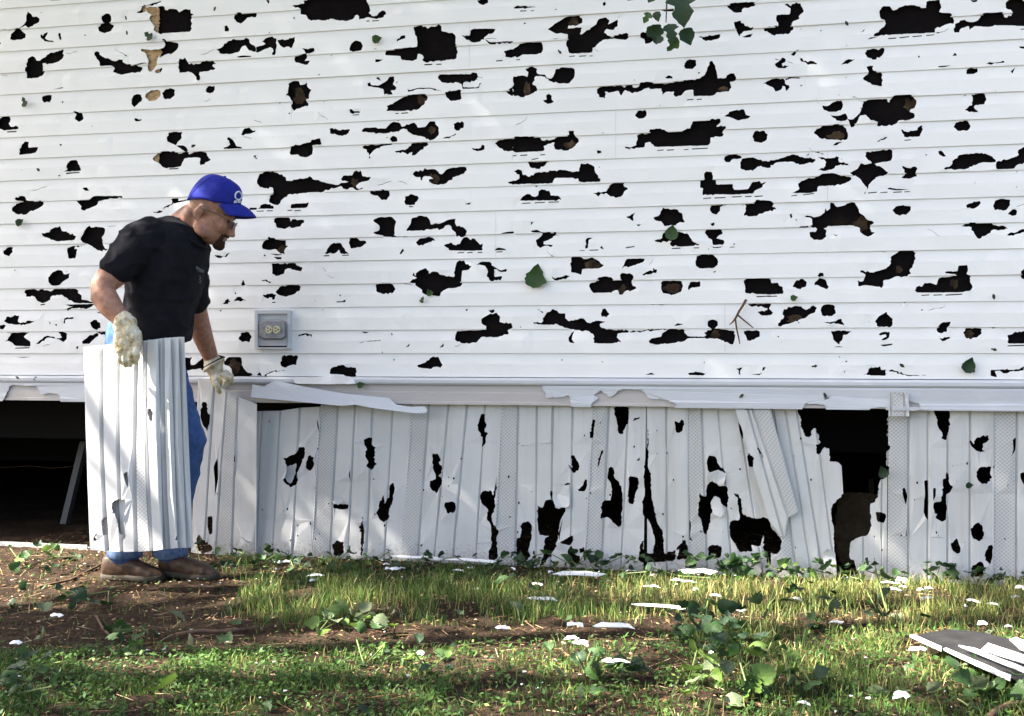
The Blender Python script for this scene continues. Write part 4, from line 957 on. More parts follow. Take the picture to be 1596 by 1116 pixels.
# goatee and moustache
bm = bmesh.new()
hell((0.090, 0, -0.098), (0.025, 0.030, 0.022)); hell((0.102, 0, -0.084), (0.010, 0.020, 0.010))
for s in (-1, 1):
    hell((0.090, 0.027 * s, -0.075), (0.014, 0.008, 0.024)); hell((0.104, 0.014 * s, -0.0545), (0.012, 0.017, 0.006))
remesh('goatee', bm, 0.003, 3, M['beard'], man, lambda p: 0.0022 * noise.noise(p * 160))
for s in (-1, 1):
    bm = bmesh.new(); ell(bm, hp_(0.093, 0.029 * s, 0.004), (0.011, 0.012, 0.008), H3, 2)
    smooth(obj('eye', bm, mat('dark_eye', (0.03, 0.02, 0.015), 0.2), man))

# spectacles
sp = empty('spectacles', hp_(0.11, 0, 0.0)); sp.parent = man; sp.matrix_parent_inverse = man.matrix_world.inverted()
for s in (-1, 1):
    tube('temple_arm', [hp_(x, 0.082 * s - (0.012 * s if x > .08 else 0), z) for x, z in ((-0.012, 0.014), (0.02, 0.014), (0.06, 0.012), (0.098, 0.008), (0.116, 0.002))], 0.0016, M['wire'], sp, 6)
    ring = [hp_(0.120 - 0.006 * abs(math.cos(t)), s * (0.034 + 0.023 * math.cos(t)), -0.006 + 0.017 * math.sin(t)) for t in np.linspace(0, 2 * math.pi, 21)]
    rim = tube('rim', ring, 0.0013, M['wire'], sp, 6)
    me = mesh_from('lens', ring[:-1], [tuple(range(20))])
    solid(obj('lens', me, M['lens'], sp), 0.0015)
tube('bridge', [hp_(0.121, y, -0.002) for y in (-.011, 0, .011)], 0.0013, M['wire'], sp, 6)

# cap
def cap_pt(phi, s, off=0.0):
    """phi 0 = front; s 0 rim .. 1 top"""
    e = 2.5
    r = max(0.0, 1 - s ** e) ** (1 / e)
    bx, by = 0.0095 + (0.1 + off) * r * math.cos(phi), (0.086 + off) * r * math.sin(phi)
    f = math.cos(phi)
    zb = 0.052 + 0.034 * max(0, f) ** 2 - 0.030 * max(0, -f)
    crown = 0.004 * noise.noise(Vector((bx * 22, by * 22, s * 3)))
    return hp_(bx, by, zb + (0.162 + off - zb) * s + crown * r)
cap = empty('cap', hp_(0, 0, .05)); cap.parent = man; cap.matrix_parent_inverse = man.matrix_world.inverted()
V, F = [], []
NP, NS = 48, 16
for i in range(NS + 1):
    s = math.sin(i / NS * math.pi / 2) * 0.999
    V += [cap_pt(2 * math.pi * j / NP, s) for j in range(NP)]
for i in range(NS):
    for j in range(NP):
        F.append((i * NP + j, i * NP + (j + 1) % NP, (i + 1) * NP + (j + 1) % NP, (i + 1) * NP + j))
F.append(tuple(range(NS * NP, (NS + 1) * NP)))
solid(smooth(obj('crown', mesh_from('crown', V, F), M['cap'], cap)), 0.002, -1)
V, F = [], []
NA, NR = 24, 8
for i in range(NR + 1):
    r_ = i / NR
    for j in range(NA + 1):
        a = -1 + 2 * j / NA
        rt = Vector((0.108 - 0.062 * a * a, 0.086 * a, 0.085 - 0.034 * a * a)); tp = Vector((0.186 - 0.072 * a * a - 0.02 * a ** 4, 0.082 * a, 0.060 - 0.036 * a * a))
        q = rt.lerp(tp, r_); q.z += 0.006 * math.sin(math.pi * r_) * (1 - a * a)
        V.append(hp_(*q))
for i in range(NR):
    for j in range(NA):
        k = i * (NA + 1) + j
        F.append((k, k + 1, k + NA + 2, k + NA + 1))
solid(smooth(obj('brim', mesh_from('brim', V, F), M['cap'], cap)), 0.004, 0)
for sphi in (0.55, -0.55, 1.57, -1.57, 2.6, -2.6):
    tube('seam', [cap_pt(sphi * (1 - .25 * s_), s_, 0.0004) for s_ in np.linspace(0.0, .985, 14)], 0.0011, M['cap'], cap, 5)
bm = bmesh.new(); ell(bm, hp_(.013, 0, .163), (.006, .006, .004), H3, 2); smooth(obj('button', bm, M['cap'], cap))
tube('logo_ring', [cap_pt(-0.42 + 0.24 * math.cos(t), 0.40 + 0.19 * math.sin(t), 0.0015) for t in np.linspace(0, 2 * math.pi, 25)], 0.0030, M['capwhite'], cap, 6)
V, F = [], []
def stroke(p0, p1, wd):
    a, b = cap_pt(*p0, 0.002), cap_pt(*p1, 0.002)
    q = (cap_pt(p0[0] + wd, p0[1], 0.002), cap_pt(p1[0] + wd, p1[1], 0.002))
    k = len(V); V.extend([a, q[0], q[1], b]); F.append((k, k + 1, k + 2, k + 3))
for k in range(5):
    p = -0.62 + 0.11 * k
    stroke((p, 0.05), (p, 0.15), 0.035)
    stroke((p, 0.15), (p, 0.175), 0.085)
    if k % 2: stroke((p, 0.05), (p, 0.075), 0.085)
    else: stroke((p + .05, 0.05), (p + .05, 0.15), 0.03)
solid(obj('lettering', mesh_from('lettering', V, F), M['capwhite'], cap), 0.0015, 0)

# shirt
bm = bmesh.new()
def T(u0, u1, v, depth, Y=YM):
    c = W((u0 + u1) / 2, v, Y); return (c, RGT * ((u1 - u0) / 2 / pxs(230, Y)), FWD * depth)
loft(bm, [T(215, 285, 535, .12), T(190, 296, 530, .165), T(192, 298, 510, .172), T(199, 302, 475, .175), T(199, 314, 440, .180), T(200, 323, 408, .185), T(202, 324, 388, .188), T(210, 319, 368, .178), T(222, 309, 353, .15), T(240, 300, 345, .11), T(255, 296, 341, .085)], 28, 2.3)
limb(bm, [(240, 368, -.76, .082, .070), (218, 377, -.79, .086, .078), (198, 399, -.83, .076, .074), (180, 422, -.87, .064, .062)])
limb(bm, [(290, 392, -.45, .085, .075), (296, 420, -.42, .075), (302, 452, -.37, .064), (305, 472, -.34, .058)])
def shirt_wr(p):
    w = noise.noise(Vector((p.x * 9 + p.z * 6, p.y * 6, p.z * 11 - p.x * 5)))
    w2 = noise.noise(Vector((p.x * 26, p.y * 16, p.z * 18)))
    w3 = 1 - abs(noise.noise(Vector((p.x * 7 - p.z * 7, p.y * 5 + 3, p.z * 9 + p.x * 9))))
    return 0.006 * (abs(w) - 0.25) + 0.002 * w2 + 0.008 * (w3 ** 8 - 0.2)
shirt = remesh('t_shirt', bm, 0.007, 4, M['shirt'], man, shirt_wr)
# collar band
tube('collar', [W(u, v, y) for u, v, y in ((272, 340, -.62), (274, 345, -.69), (283, 359, -.715), (296, 374, -.715), (309, 382, -.70), (319, 384, -.66), (321, 383, -.62), (312, 376, -.53), (295, 360, -.525), (280, 344, -.55), (272, 340, -.62))], 0.0075, M['shirt'], man, 8)
# chest print: follows the cloth
from mathutils.bvhtree import BVHTree
bvh = BVHTree.FromPolygons([v.co.copy() for v in shirt.data.vertices], [tuple(p.vertices) for p in shirt.data.polygons])
V, F = [], []
def on_shirt(u, v):
    d = ray(u, v).normalized(); h = bvh.ray_cast(CAM, d)
    return (h[0] - d * 0.002) if h[0] else None
def mark(u0, v0, u1, v1):
    q = [on_shirt(*p) for p in ((u0, v1), (u1, v1), (u1, v0), (u0, v0))]
    if all(q):
        k = len(V); V.extend(q); F.append((k, k + 1, k + 2, k + 3))
for k in range(7):
    u = 305.8 + k * 1.75; v = 415.2 + k * 0.95
    mark(u, v, u + .8, v + 4.2 - .3 * (k % 3)); mark(u, v + 1.6 * (k % 2), u + 1.5, v + .8 + 1.6 * (k % 2))
for k in range(5): mark(308 + k * 1.6, 421.8 + k * .5, 309 + k * 1.6, 422.6 + k * .5)
for k in range(8): mark(310.5 + (k % 3) * .8, 430 + k * 1.5, 312 + (k % 3) * .8, 430.9 + k * 1.5)
if F: obj('chest_print', mesh_from('chest_print', V, F), mat('grey_print', (0.20, 0.22, 0.26), 0.8, 0.2), man)

# jeans
bm = bmesh.new()
loft(bm, [T(185, 280, 488, .15), T(178, 286, 496, .150), T(168, 286, 520, .160), T(168, 280, 550, .155), T(178, 270, 580, .14)], 24, 2.2)
limb(bm, [(212, 548, YM - .08, .115, .10), (218, 620, (YM - .08 + YR) / 2, .100, .09), (226, 700, YR, .080, .075), (208, 790, YR, .068, .066), (195, 862, YR, .064, .060)])
limb(bm, [(240, 548, YM + .08, .108, .10), (264, 615, (YM + .08 + YL) / 2, .090, .088), (296, 690, YL, .066, .075), (281, 770, YL, .058, .062), (266, 860, YL, .060, .060)])
def jean_wr(p):
    return 0.006 * noise.noise(Vector((p.x * 14, p.y * 10, p.z * 22))) + 0.003 * noise.noise(p * 40)
remesh('jeans', bm, 0.009, 4, M['jeans'], man, jean_wr)

for hu, hY in ((195, YR), (266, YL)):
    V, F = [], []
    for k, (vv, rr_) in enumerate(((851, .066), (852, .070), (866, .071), (868, .066))):
        for t in np.linspace(0, 2 * math.pi, 21)[:-1]:
            V.append(W(hu - k * .4, vv + 1.2 * math.sin(3 * t), hY) + RGT * (rr_ * math.cos(t)) + FWD * (rr_ * .95 * math.sin(t)))
    for k in range(3):
        for j in range(20): F.append((k * 20 + j, k * 20 + (j + 1) % 20, (k + 1) * 20 + (j + 1) % 20, (k + 1) * 20 + j))
    smooth(obj('trouser_hem', mesh_from('trouser_hem', V, F), M['hemjeans'], man))

# shoes
def shoe(prof, Y, wid):
    bm = bmesh.new()
    rings = []
    for (u, vt, vb), w_ in zip(prof, wid):
        c = W(u, (vt + vb) / 2, Y)
        rings.append((c, UPV * ((vb - vt) / 2 / pxs(u, Y)), FWD * w_))
    loft(bm, rings, 24, 2.5)
    s = remesh('shoe', bm, 0.006, 5, M['leather'], man, lambda p: 0.003 * noise.noise(p * 30))
    bm = bmesh.new()
    rings = []
    for (u, vt, vb), w_ in zip(prof, wid):
        c = W(u, vb - 3.0, Y); rings.append((c, UPV * (5.5 / pxs(u, Y)), FWD * (w_ + .006)))
    loft(bm, rings, 20, 5)
    so = remesh('sole', bm, 0.006, 2, M['sole'], s)
    return s
shoe([(159, 877, 898), (163, 866, 901), (175, 861, 902), (196, 861, 902), (208, 867, 902), (222, 877, 903), (238, 883, 903), (249, 889, 903), (255, 895, 902)], YR, [.02, .036, .042, .043, .043, .047, .050, .042, .022])
shoe([(247, 872, 890), (252, 864, 893), (262, 861, 895), (280, 862, 897), (293, 868, 899), (308, 874, 900), (322, 879, 901), (333, 886, 901), (340, 893, 900)], YL, [.02, .036, .042, .043, .043, .047, .050, .042, .022])

# gloves
YG = -0.945
bm = bmesh.new()
limb(bm, [(191, 497, YG + .02, .036, .036), (195, 505, YG + .015, .046, .042), (197, 512, YG + .01, .040, .034)])           # gathered cuff
limb(bm, [(195, 508, YG + .01, .040, .030), (198, 520, YG, .048, .032), (199, 532, YG - .005, .051, .031), (200, 545, YG - .008, .048, .028)], 20, 2.6)
for (u0, u1, u2, v2) in ((185.5, 186, 190, 566), (194.5, 195, 196, 570), (204, 204, 203, 569), (213, 213, 210.5, 565)):
    limb(bm, [(u0, 536, YG - .012, .0120), (u1 - .5, 548, YG - .024, .0115), (u1, v2 - 9, YG - .018, .0112), (u2, v2, YG + .002, .0105)], 12)
limb(bm, [(214, 520, YG + .01, .016), (216, 535, YG + .075, .015), (212, 550, YG + .105, .013)], 12)     # thumb, behind the sheets
def gl_wr(p): return 0.0035 * noise.noise(p * 45) + 0.002 * noise.noise(p * 110)
remesh('glove', bm, 0.0030, 2, M['glove'], man, gl_wr)
bm = bmesh.new()
YH = -0.125
limb(bm, [(333, 566, YH - .01, .046, .040), (334, 573, YH - .005, .038, .034), (337, 582, YH, .034, .030), (341, 592, YH - .005, .036, .026)])
for pth in ([(335, 590, YH - .018, .0145), (338, 601, YH - .020, .0135), (342, 611, YH - .008, .011)],
            [(345, 588, YH - .016, .0135), (353, 593, YH - .022, .0125), (350, 601, YH - .006, .0115)],
            [(350, 584, YH - .008, .0135), (358, 590, YH - .014, .012), (356, 598, YH + .004, .011)],
            [(352, 580, YH + .006, .0125), (361, 587, YH + .002, .0115), (360, 595, YH + .014, .0105)],
            [(333, 584, YH + .02, .013), (336, 594, YH + .065, .0125), (341, 603, YH + .085, .011)]):
    limb(bm, pth, 12)
remesh('glove', bm, 0.0030, 2, M['glove'], man, gl_wr)
c0 = W(333.5, 565.5, YH - .01); ca = (W(350, 557.5, YH) - W(317.5, 575.5, YH)) * .5
V, F = [], []
for k in range(2):
    for t in np.linspace(0, 2 * math.pi, 25)[:-1]:
        V.append(c0 + ca * (math.cos(t) * (1 - .12 * k)) + FWD * (0.042 * math.sin(t) * (1 - .1 * k)) + UPV * (-0.020 * k) + RGT * (-0.004 * k))
for j in range(24): F.append((j, (j + 1) % 24, 24 + (j + 1) % 24, 24 + j))
solid(smooth(obj('glove_cuff', mesh_from('glove_cuff', V, F), M['glove'], man)), 0.003, 0)
tube('cuff_binding', V[:24] + [V[0]], 0.0028, mat('dark_binding', (0.012, 0.01, 0.02), .8), man, 6)

# ------------------------------------------------------------------ the sheets in his right hand
stack = [
    # tops (u,v), bottoms, Y0, lean, perf, label
    ([(126, 541), (153, 538), (180, 536), (209, 533), (222, 531.5), (242, 530)], [(140, 857), (167, 859), (190, 860), (212, 860), (236, 859), (254, 856)], -0.905, 0.02, (3,), 'front skirting panel of the bundle under the man\'s right glove'),
    ([(150, 540), (176, 537), (204, 533), (232, 529), (250, 527), (262, 527)], [(158, 856), (186, 857), (214, 857), (246, 857), (262, 856), (277, 854)], -0.885, 0.02, (0,), 'second skirting panel of the carried bundle, showing right of the front one'),
    ([(165, 540), (190, 537), (215, 533), (240, 528), (258, 526), (274, 526)], [(170, 856), (198, 857), (228, 857), (255, 856), (274, 855), (290, 853)], -0.865, 0.02, (0,), 'third skirting panel of the carried bundle, next to the last'),
    ([(172, 540), (198, 537), (225, 533), (250, 528), (270, 525), (283, 525)], [(180, 855), (208, 856), (238, 856), (264, 855), (284, 854), (301, 853)], -0.845, 0.02, (0,), 'rearmost skirting panel of the carried bundle, nearest the blue jeans'),
]
st_holes = [polys('C1', '915,470 935,462 950,490 948,545 930,540 918,500; 775,870 800,855 808,900 805,955 790,930; 895,400 905,385 905,455 898,460; 700,1070 740,1045 780,1060 770,1116 705,1116') + polys('D1', '583,15 610,-5 655,-10 660,40 645,100 655,180 640,215 620,170 600,60; 485,195 505,165 508,175 495,190 508,205 490,210; 535,180 530,100 550,80 552,180'),
            polys('D1', '905,205 925,172 938,205; 780,250 790,200 800,250'), [], []]
for i, (tp_, bt_, y0, ln, pf, lab) in enumerate(stack):
    o = skirt_panel('skirting_panel', tp_, bt_, y0, ln, pf, [ragged(h) for h in st_holes[i]], 'stack', None, Yp=y0, bow=-0.015, depth=0.020, hw=0.009)
    tag(o, lab, 'skirting panel', 'panels carried in a bundle')

bpy.data.scenes.remove(TMP)
# ------------------------------------------------------------------ the ground
def px_of(x, y, z=0.0):
    rx = x - CAM.x; ry = y - CAM.y; rz = z - CAM.z
    d = rx * FWD.x + ry * FWD.y
    return W_PX / 2 + F_PX * (rx * RGT.x + ry * RGT.y) / d, HOR - F_PX * rz / d

def gz(x, y):
    f = max(0.0, min(1.0, (-y - 0.02) / 0.5))
    return f * (0.020 * noise.noise(Vector((x * 1.1, y * 1.1, 0))) + 0.012 * noise.noise(Vector((x * 4, y * 4, 2))) + 0.006 * noise.noise(Vector((x * 13, y * 13, 5)))) - 0.004

fine_x = np.arange(-4.4, 4.4, 0.03); fine_y = np.arange(-4.6, 0.35, 0.03)
xs = np.concatenate([-np.geomspace(120, 4.6, 18), fine_x, np.geomspace(4.6, 120, 18)])
ys = np.concatenate([-np.geomspace(120, 4.8, 18), fine_y, np.geomspace(0.4, 120, 20)])
V = []
for y in ys:
    for x in xs:
        near = (-4.5 < x < 4.5 and -4.7 < y < 0.5)
        V.append((x, y, gz(x, y) + (0.006 * noise.noise(Vector((x * 38, y * 38, 1))) if near else 0)))
nx = len(xs)
F = [(j * nx + i, j * nx + i + 1, (j + 1) * nx + i + 1, (j + 1) * nx + i) for j in range(len(ys) - 1) for i in range(nx - 1)]
so = mat('bare_soil', (0.09, 0.055, 0.035), 0.95, 0.15)
a_ = ramp(so, noise_n(so, 3.5, 6, 0.65), [(0.3, (0.030, 0.019, 0.012)), (0.5, (0.066, 0.041, 0.026)), (0.72, (0.13, 0.088, 0.056))])
b_ = ramp(so, noise_n(so, 55, 5, 0.75), [(0.35, (0.35, 0.33, 0.32)), (0.6, (1, 1, 1)), (0.75, (1.5, 1.4, 1.25))])
pos_ = N(so, 'ShaderNodeNewGeometry'); ln_ = N(so, 'ShaderNodeVectorMath', operation='LENGTH'); L(so, pos_.outputs['Position'], ln_.inputs[0])
far_ = ramp(so, N(so, 'ShaderNodeMath', operation='MULTIPLY').outputs[0], [(0.45, (0, 0, 0)), (0.6, (1, 1, 1))])
mm_ = [q for q in so.node_tree.nodes if q.type == 'MATH'][-1]; L(so, ln_.outputs['Value'], mm_.inputs[0]); mm_.inputs[1].default_value = 0.1
lawn_ = ramp(so, noise_n(so, 1.2, 6, .7), [(.3, (.07, .075, .05)), (.7, (.12, .12, .085))])
base_col(so, mixc(so, far_, mixc(so, 1.0, a_, b_, 'MULTIPLY'), lawn_))
bump(so, noise_n(so, 60, 6, 0.7), 0.9, 0.02)
bump(so, noise_n(so, 240, 3, 0.7), 0.6, 0.004)
ground = tag(smooth(obj('ground', mesh_from('ground', V, F), so)), kind='structure')

# ---- grass
def sstep(a, b, x): t = np.clip((x - a) / (b - a), 0, 1); return t * t * (3 - 2 * t)
def nz2(x, y, s, k=0.0): return np.array([noise.noise(Vector((p * s, q * s, k))) for p, q in zip(x, y)])

def ground_mix(u, v):
    """how thick the turf stands (0..1), blade height (m), share of straw, by place"""
    tall = sstep(330, 420, u) * sstep(888, 922, v) * (1 - sstep(955, 985, v))
    base_ = sstep(320, 400, u) * (1 - sstep(890, 912, v)) * 0.42
    lawn = sstep(1000, 1022, v + 0.012 * (u - 300)) * (1 - 0.62 * sstep(560, 760, u)) * (1 - sstep(960, 1040, u) * 0)
    right = sstep(1010, 1120, u) * sstep(950, 985, v)
    d = np.maximum.reduce([0.88 * tall, base_, lawn, 0.85 * right, np.full_like(u, 0.035)])
    h = 0.026 + 0.034 * tall + 0.02 * base_ + 0.016 * right
    straw = 0.08 + 0.30 * tall * (0.55 + 0.9 * sstep(900, 1050, u)) + 0.30 * right * (1 - sstep(1040, 1090, v))
    return d, h, straw

def blades(n, seed):
    r = np.random.default_rng(seed)
    x = r.uniform(-3.6, 2.7, n); y = r.uniform(-3.9, -0.06, n)
    u, v = px_of(x, y)
    d, h, st = ground_mix(u, v)
    cl = nz2(x, y, 4.0, 3.0) * 0.6 + nz2(x, y, 13.0, 7.0) * 0.5
    keep = r.random(n) < np.clip(d * (0.62 + 2.6 * cl), 0.02, 1)
    feet = (np.hypot((x - W(205, 900, YR).x) / .16, (y - YR) / .07) < 1) | (np.hypot((x - W(295, 900, YL).x) / .16, (y - YL) / .07) < 1)
    keep &= ~feet
    x, y, h, st, cl = x[keep], y[keep], h[keep], st[keep], cl[keep]
    return x, y, h, st, cl, r

grass_m = mat('grass_blades', (0.07, 0.13, 0.03), 0.6, 0.3)
ga = N(grass_m, 'ShaderNodeAttribute'); ga.attribute_name = 'shade'
base_col(grass_m, ramp(grass_m, ga.outputs['Fac'], [(0.0, (0.016, 0.042, 0.010)), (0.35, (0.045, 0.105, 0.020)), (0.6, (0.10, 0.185, 0.036)), (0.8, (0.24, 0.25, 0.075)), (1.0, (0.46, 0.37, 0.17))]))
gb = grass_m.node_tree.nodes['Principled BSDF']
tr_ = N(grass_m, 'ShaderNodeBsdfTranslucent'); mx_ = N(grass_m, 'ShaderNodeMixShader'); mx_.inputs[0].default_value = 0.30
L(grass_m, gb.inputs['Base Color'].links[0].from_socket, tr_.inputs[0])
out_ = grass_m.node_tree.nodes['Material Output']
L(grass_m, gb.outputs[0], mx_.inputs[1]); L(grass_m, tr_.outputs[0], mx_.inputs[2]); L(grass_m, mx_.outputs[0], out_.inputs[0])

def add_shade(me, per_vert):
    a = me.attributes.new('shade', 'FLOAT', 'POINT')
    a.data.foreach_set('value', np.asarray(per_vert, np.float32))

x, y, h, st, cl, r = blades(250000, 5)
n = len(x)
z = np.array([gz(p, q) for p, q in zip(x, y)]) - 0.003
hh = h * r.uniform(0.45, 1.35, n)
ang = r.uniform(0, 2 * np.pi, n); lean = r.uniform(0.08, 0.75, n) * hh
fa = r.uniform(0, 2 * np.pi, n); wd = r.uniform(0.0007, 0.0017, n) * (1 + 0.5 * (h < .04))
ca_, sa_ = np.cos(ang), np.sin(ang); cf, sf = np.cos(fa) * wd, np.sin(fa) * wd
B = np.stack([x, y, z], 1)
def off(a, b, c): return np.stack([a, b, c], 1)
Vg = np.concatenate([B - off(cf, sf, 0 * x), B + off(cf, sf, 0 * x),
                     B + off(ca_ * lean * .35 + cf * .8, sa_ * lean * .35 + sf * .8, hh * .6), B + off(ca_ * lean * .35 - cf * .8, sa_ * lean * .35 - sf * .8, hh * .6),
                     B + off(ca_ * lean, sa_ * lean, hh)])
i = np.arange(n)
Fq = np.stack([i, i + n, i + 2 * n, i + 3 * n], 1).tolist() + np.stack([i + 3 * n, i + 2 * n, i + 4 * n], 1).tolist()
sh = np.clip(0.42 + 0.16 * r.standard_normal(n) + 0.25 * cl, 0.05, 0.7)
sh = np.where(r.random(n) < st, r.uniform(0.72, 1.0, n), sh)
me = bpy.data.meshes.new('grass'); me.from_pydata(Vg.tolist(), [], Fq); me.update()
add_shade(me, np.tile(sh, 5))
tag(obj('grass', me, grass_m), 'patchy short and long grass on the lawn', 'grass', kind='stuff')

# ---- small broad weeds in the turf
n0 = 190000
x, y = rng.uniform(-3.4, 2.6, n0), rng.uniform(-3.9, -0.06, n0)
u, v = px_of(x, y)
wl = sstep(1000, 1025, v + 0.012 * (u - 300)) * (1 - 0.6 * sstep(520, 760, u)) + 0.28 * sstep(1000, 1100, u) * sstep(960, 1000, v) + 0.22 * sstep(380, 450, u) * sstep(870, 890, v) * (1 - sstep(900, 930, v)) + 0.02
cl = nz2(x, y, 7.0, 1.0)
k = rng.random(n0) < np.clip(wl * (0.7 + 1.6 * cl), 0, 1)
x, y, cl = x[k], y[k], cl[k]
n = len(x)
z = np.array([gz(p, q) for p, q in zip(x, y)]) + rng.uniform(0.004, 0.034, n)
ln = rng.uniform(0.005, 0.0115, n); a = rng.uniform(0, 2 * np.pi, n); up = rng.uniform(-0.3, 0.8, n); rl = rng.uniform(-.6, .6, n)
d1 = off(np.cos(a) * np.cos(up), np.sin(a) * np.cos(up), np.sin(up)) * ln[:, None]
d2 = off(-np.sin(a) * np.cos(rl), np.cos(a) * np.cos(rl), np.sin(rl)) * (ln * .45)[:, None]
B = off(x, y, z)
Vw = np.concatenate([B - d1, B + d2, B + d1, B - d2])
i = np.arange(n)
me = bpy.data.meshes.new('weeds'); me.from_pydata(Vw.tolist(), [], np.stack([i, i + n, i + 2 * n, i + 3 * n], 1).tolist()); me.update()
add_shade(me, np.tile(np.clip(0.31 + 0.13 * rng.standard_normal(n) + .2 * cl, 0.02, 0.66), 4))
tag(obj('clover_weeds', me, grass_m), 'low broad-leaved weeds growing through the turf', 'weeds', kind='stuff')

# ---- straw, bark crumbs and dead stems on the bare soil
lm = mat('dry_litter', (0.2, 0.13, 0.07), 0.9, 0.15)
la = N(lm, 'ShaderNodeAttribute'); la.attribute_name = 'shade'
base_col(lm, ramp(lm, la.outputs['Fac'], [(0, (0.022, 0.013, 0.008)), (0.45, (0.085, 0.048, 0.026)), (0.8, (0.22, 0.13, 0.065)), (1, (0.46, 0.35, 0.21))]))
n = 42000
x, y = rng.uniform(-3.6, 2.6, n), rng.uniform(-3.8, 1.2, n)
z = np.array([gz(p, min(q, -.02)) for p, q in zip(x, y)]) + rng.uniform(0.002, 0.011, n)
ln = np.where(rng.random(n) < .25, rng.uniform(0.02, 0.09, n), rng.uniform(0.003, 0.016, n)); wd = np.where(ln > .018, rng.uniform(.0010, .0028, n), ln * rng.uniform(.2, .6, n))
a = rng.uniform(0, np.pi, n); up = rng.uniform(-.15, .25, n)
d1 = off(np.cos(a) * np.cos(up), np.sin(a) * np.cos(up), np.sin(up)) * (ln / 2)[:, None]
d2 = off(-np.sin(a), np.cos(a), 0.3 * rng.standard_normal(n)) * (wd / 2)[:, None]
B = off(x, y, z); top = np.array([0, 0, 1.0])[None] * (wd * .5)[:, None]
Vl = np.concatenate([B - d1 - d2, B + d1 - d2, B + d1 + d2, B - d1 + d2, B + top])
i = np.arange(n)
Fl = [f for p, q in ((0, 1), (1, 2), (2, 3), (3, 0)) for f in np.stack([i + p * n, i + q * n, i + 4 * n], 1).tolist()]
me = bpy.data.meshes.new('litter'); me.from_pydata(Vl.tolist(), [], Fl); me.update()
add_shade(me, np.tile(rng.random(n), 5))
tag(obj('dry_litter', me, lm), 'bark crumbs, straw and dead stems on the soil', 'litter', kind='stuff')

# ---- white crumbs of vinyl
n = 170
u = rng.uniform(-50, 1650, n); v = np.where(rng.random(n) < .55, rng.uniform(862, 915, n), rng.uniform(900, 1116, n))
V, F = [], []
for uu, vv in zip(u, v):
    p = G(uu, max(vv, bot(uu) + 4)); p.z = gz(p.x, p.y) + random.uniform(.004, .022)
    s_ = random.uniform(.0025, .007); a = random.uniform(0, 6.28)
    e = Matrix.Rotation(a, 3, 'Z') @ Matrix.Rotation(random.uniform(-.7, .7), 3, 'X')
    k = len(V)
    V += [p + e @ Vector(q) for q in ((-s_, -s_ * .5, 0), (s_ * .8, -s_ * .4, .001), (s_, s_ * .3, 0), (-s_ * .6, s_ * .6, .001))]
    F.append((k, k + 1, k + 2, k + 3))
tag(solid(obj('vinyl_crumbs', mesh_from('vinyl_crumbs', V, F), M['white_piece']), .0015, 0), 'small white crumbs of vinyl strewn over the ground', 'debris', kind='stuff')

# ------------------------------------------------------------------ leaves
def leaf_mesh(name, kind, seed):
    """broad toothed leaf: folded along the midrib, curled; unit length along +x"""
    r = random.Random(seed)
    if kind == 0: prof = [(0, 0.02), (.06, .26), (.2, .40), (.4, .42), (.6, .33), (.8, .17), (.93, .06), (1, 0)]        # poplar-like
    elif kind == 1: prof = [(0, 0.02), (-.04, .24), (.12, .44), (.3, .40), (.42, .46), (.55, .32), (.72, .28), (.86, .12), (1, 0)]   # lobed vine leaf
    else: prof = [(0, 0.02), (.15, .18), (.4, .26), (.65, .22), (.85, .10), (1, 0)]
    fold, curl, tw = r.uniform(.1, .9), r.uniform(-.5, 1.1), r.uniform(-.5, .5)
    fine = []
    for (xa_, wa_), (xb_, wb_) in zip(prof, prof[1:]):
        fine += [(xa_, wa_), ((xa_ + xb_) / 2, (wa_ + wb_) / 2 * r.uniform(1.02, 1.16))]
    prof = fine + [prof[-1]]
    V, F = [], []
    bite = r.choice((0, 0, 1)); bx_ = r.uniform(.3, .8)
    for x_, w_ in prof:
        if bite and abs(x_ - bx_) < .1: w_ *= .55
        zc = curl * (x_ - .5) ** 2 - curl * .25
        w1, w2 = w_ * r.uniform(.82, 1.08), w_ * r.uniform(.82, 1.08)
        V += [(x_ + .02, w1, zc + fold * w1 * .7 + .10 * r.uniform(-1, 1) * w1 + tw * w1 * x_), (x_, w1 * .5, zc + fold * w1 * .30), (x_, 0, zc), (x_, -w2 * .5, zc + fold * w2 * .30), (x_ + .02, -w2, zc + fold * w2 * .7 + .10 * r.uniform(-1, 1) * w2 - tw * w2 * x_)]
    m_ = len(prof)
    for i in range(m_ - 1):
        for j in range(4): F.append((i * 5 + j, i * 5 + j + 1, (i + 1) * 5 + j + 1, (i + 1) * 5 + j))
    me = mesh_from(name, V, [tuple(reversed(f)) for f in F])
    for p in me.polygons: p.use_smooth = True
    return me

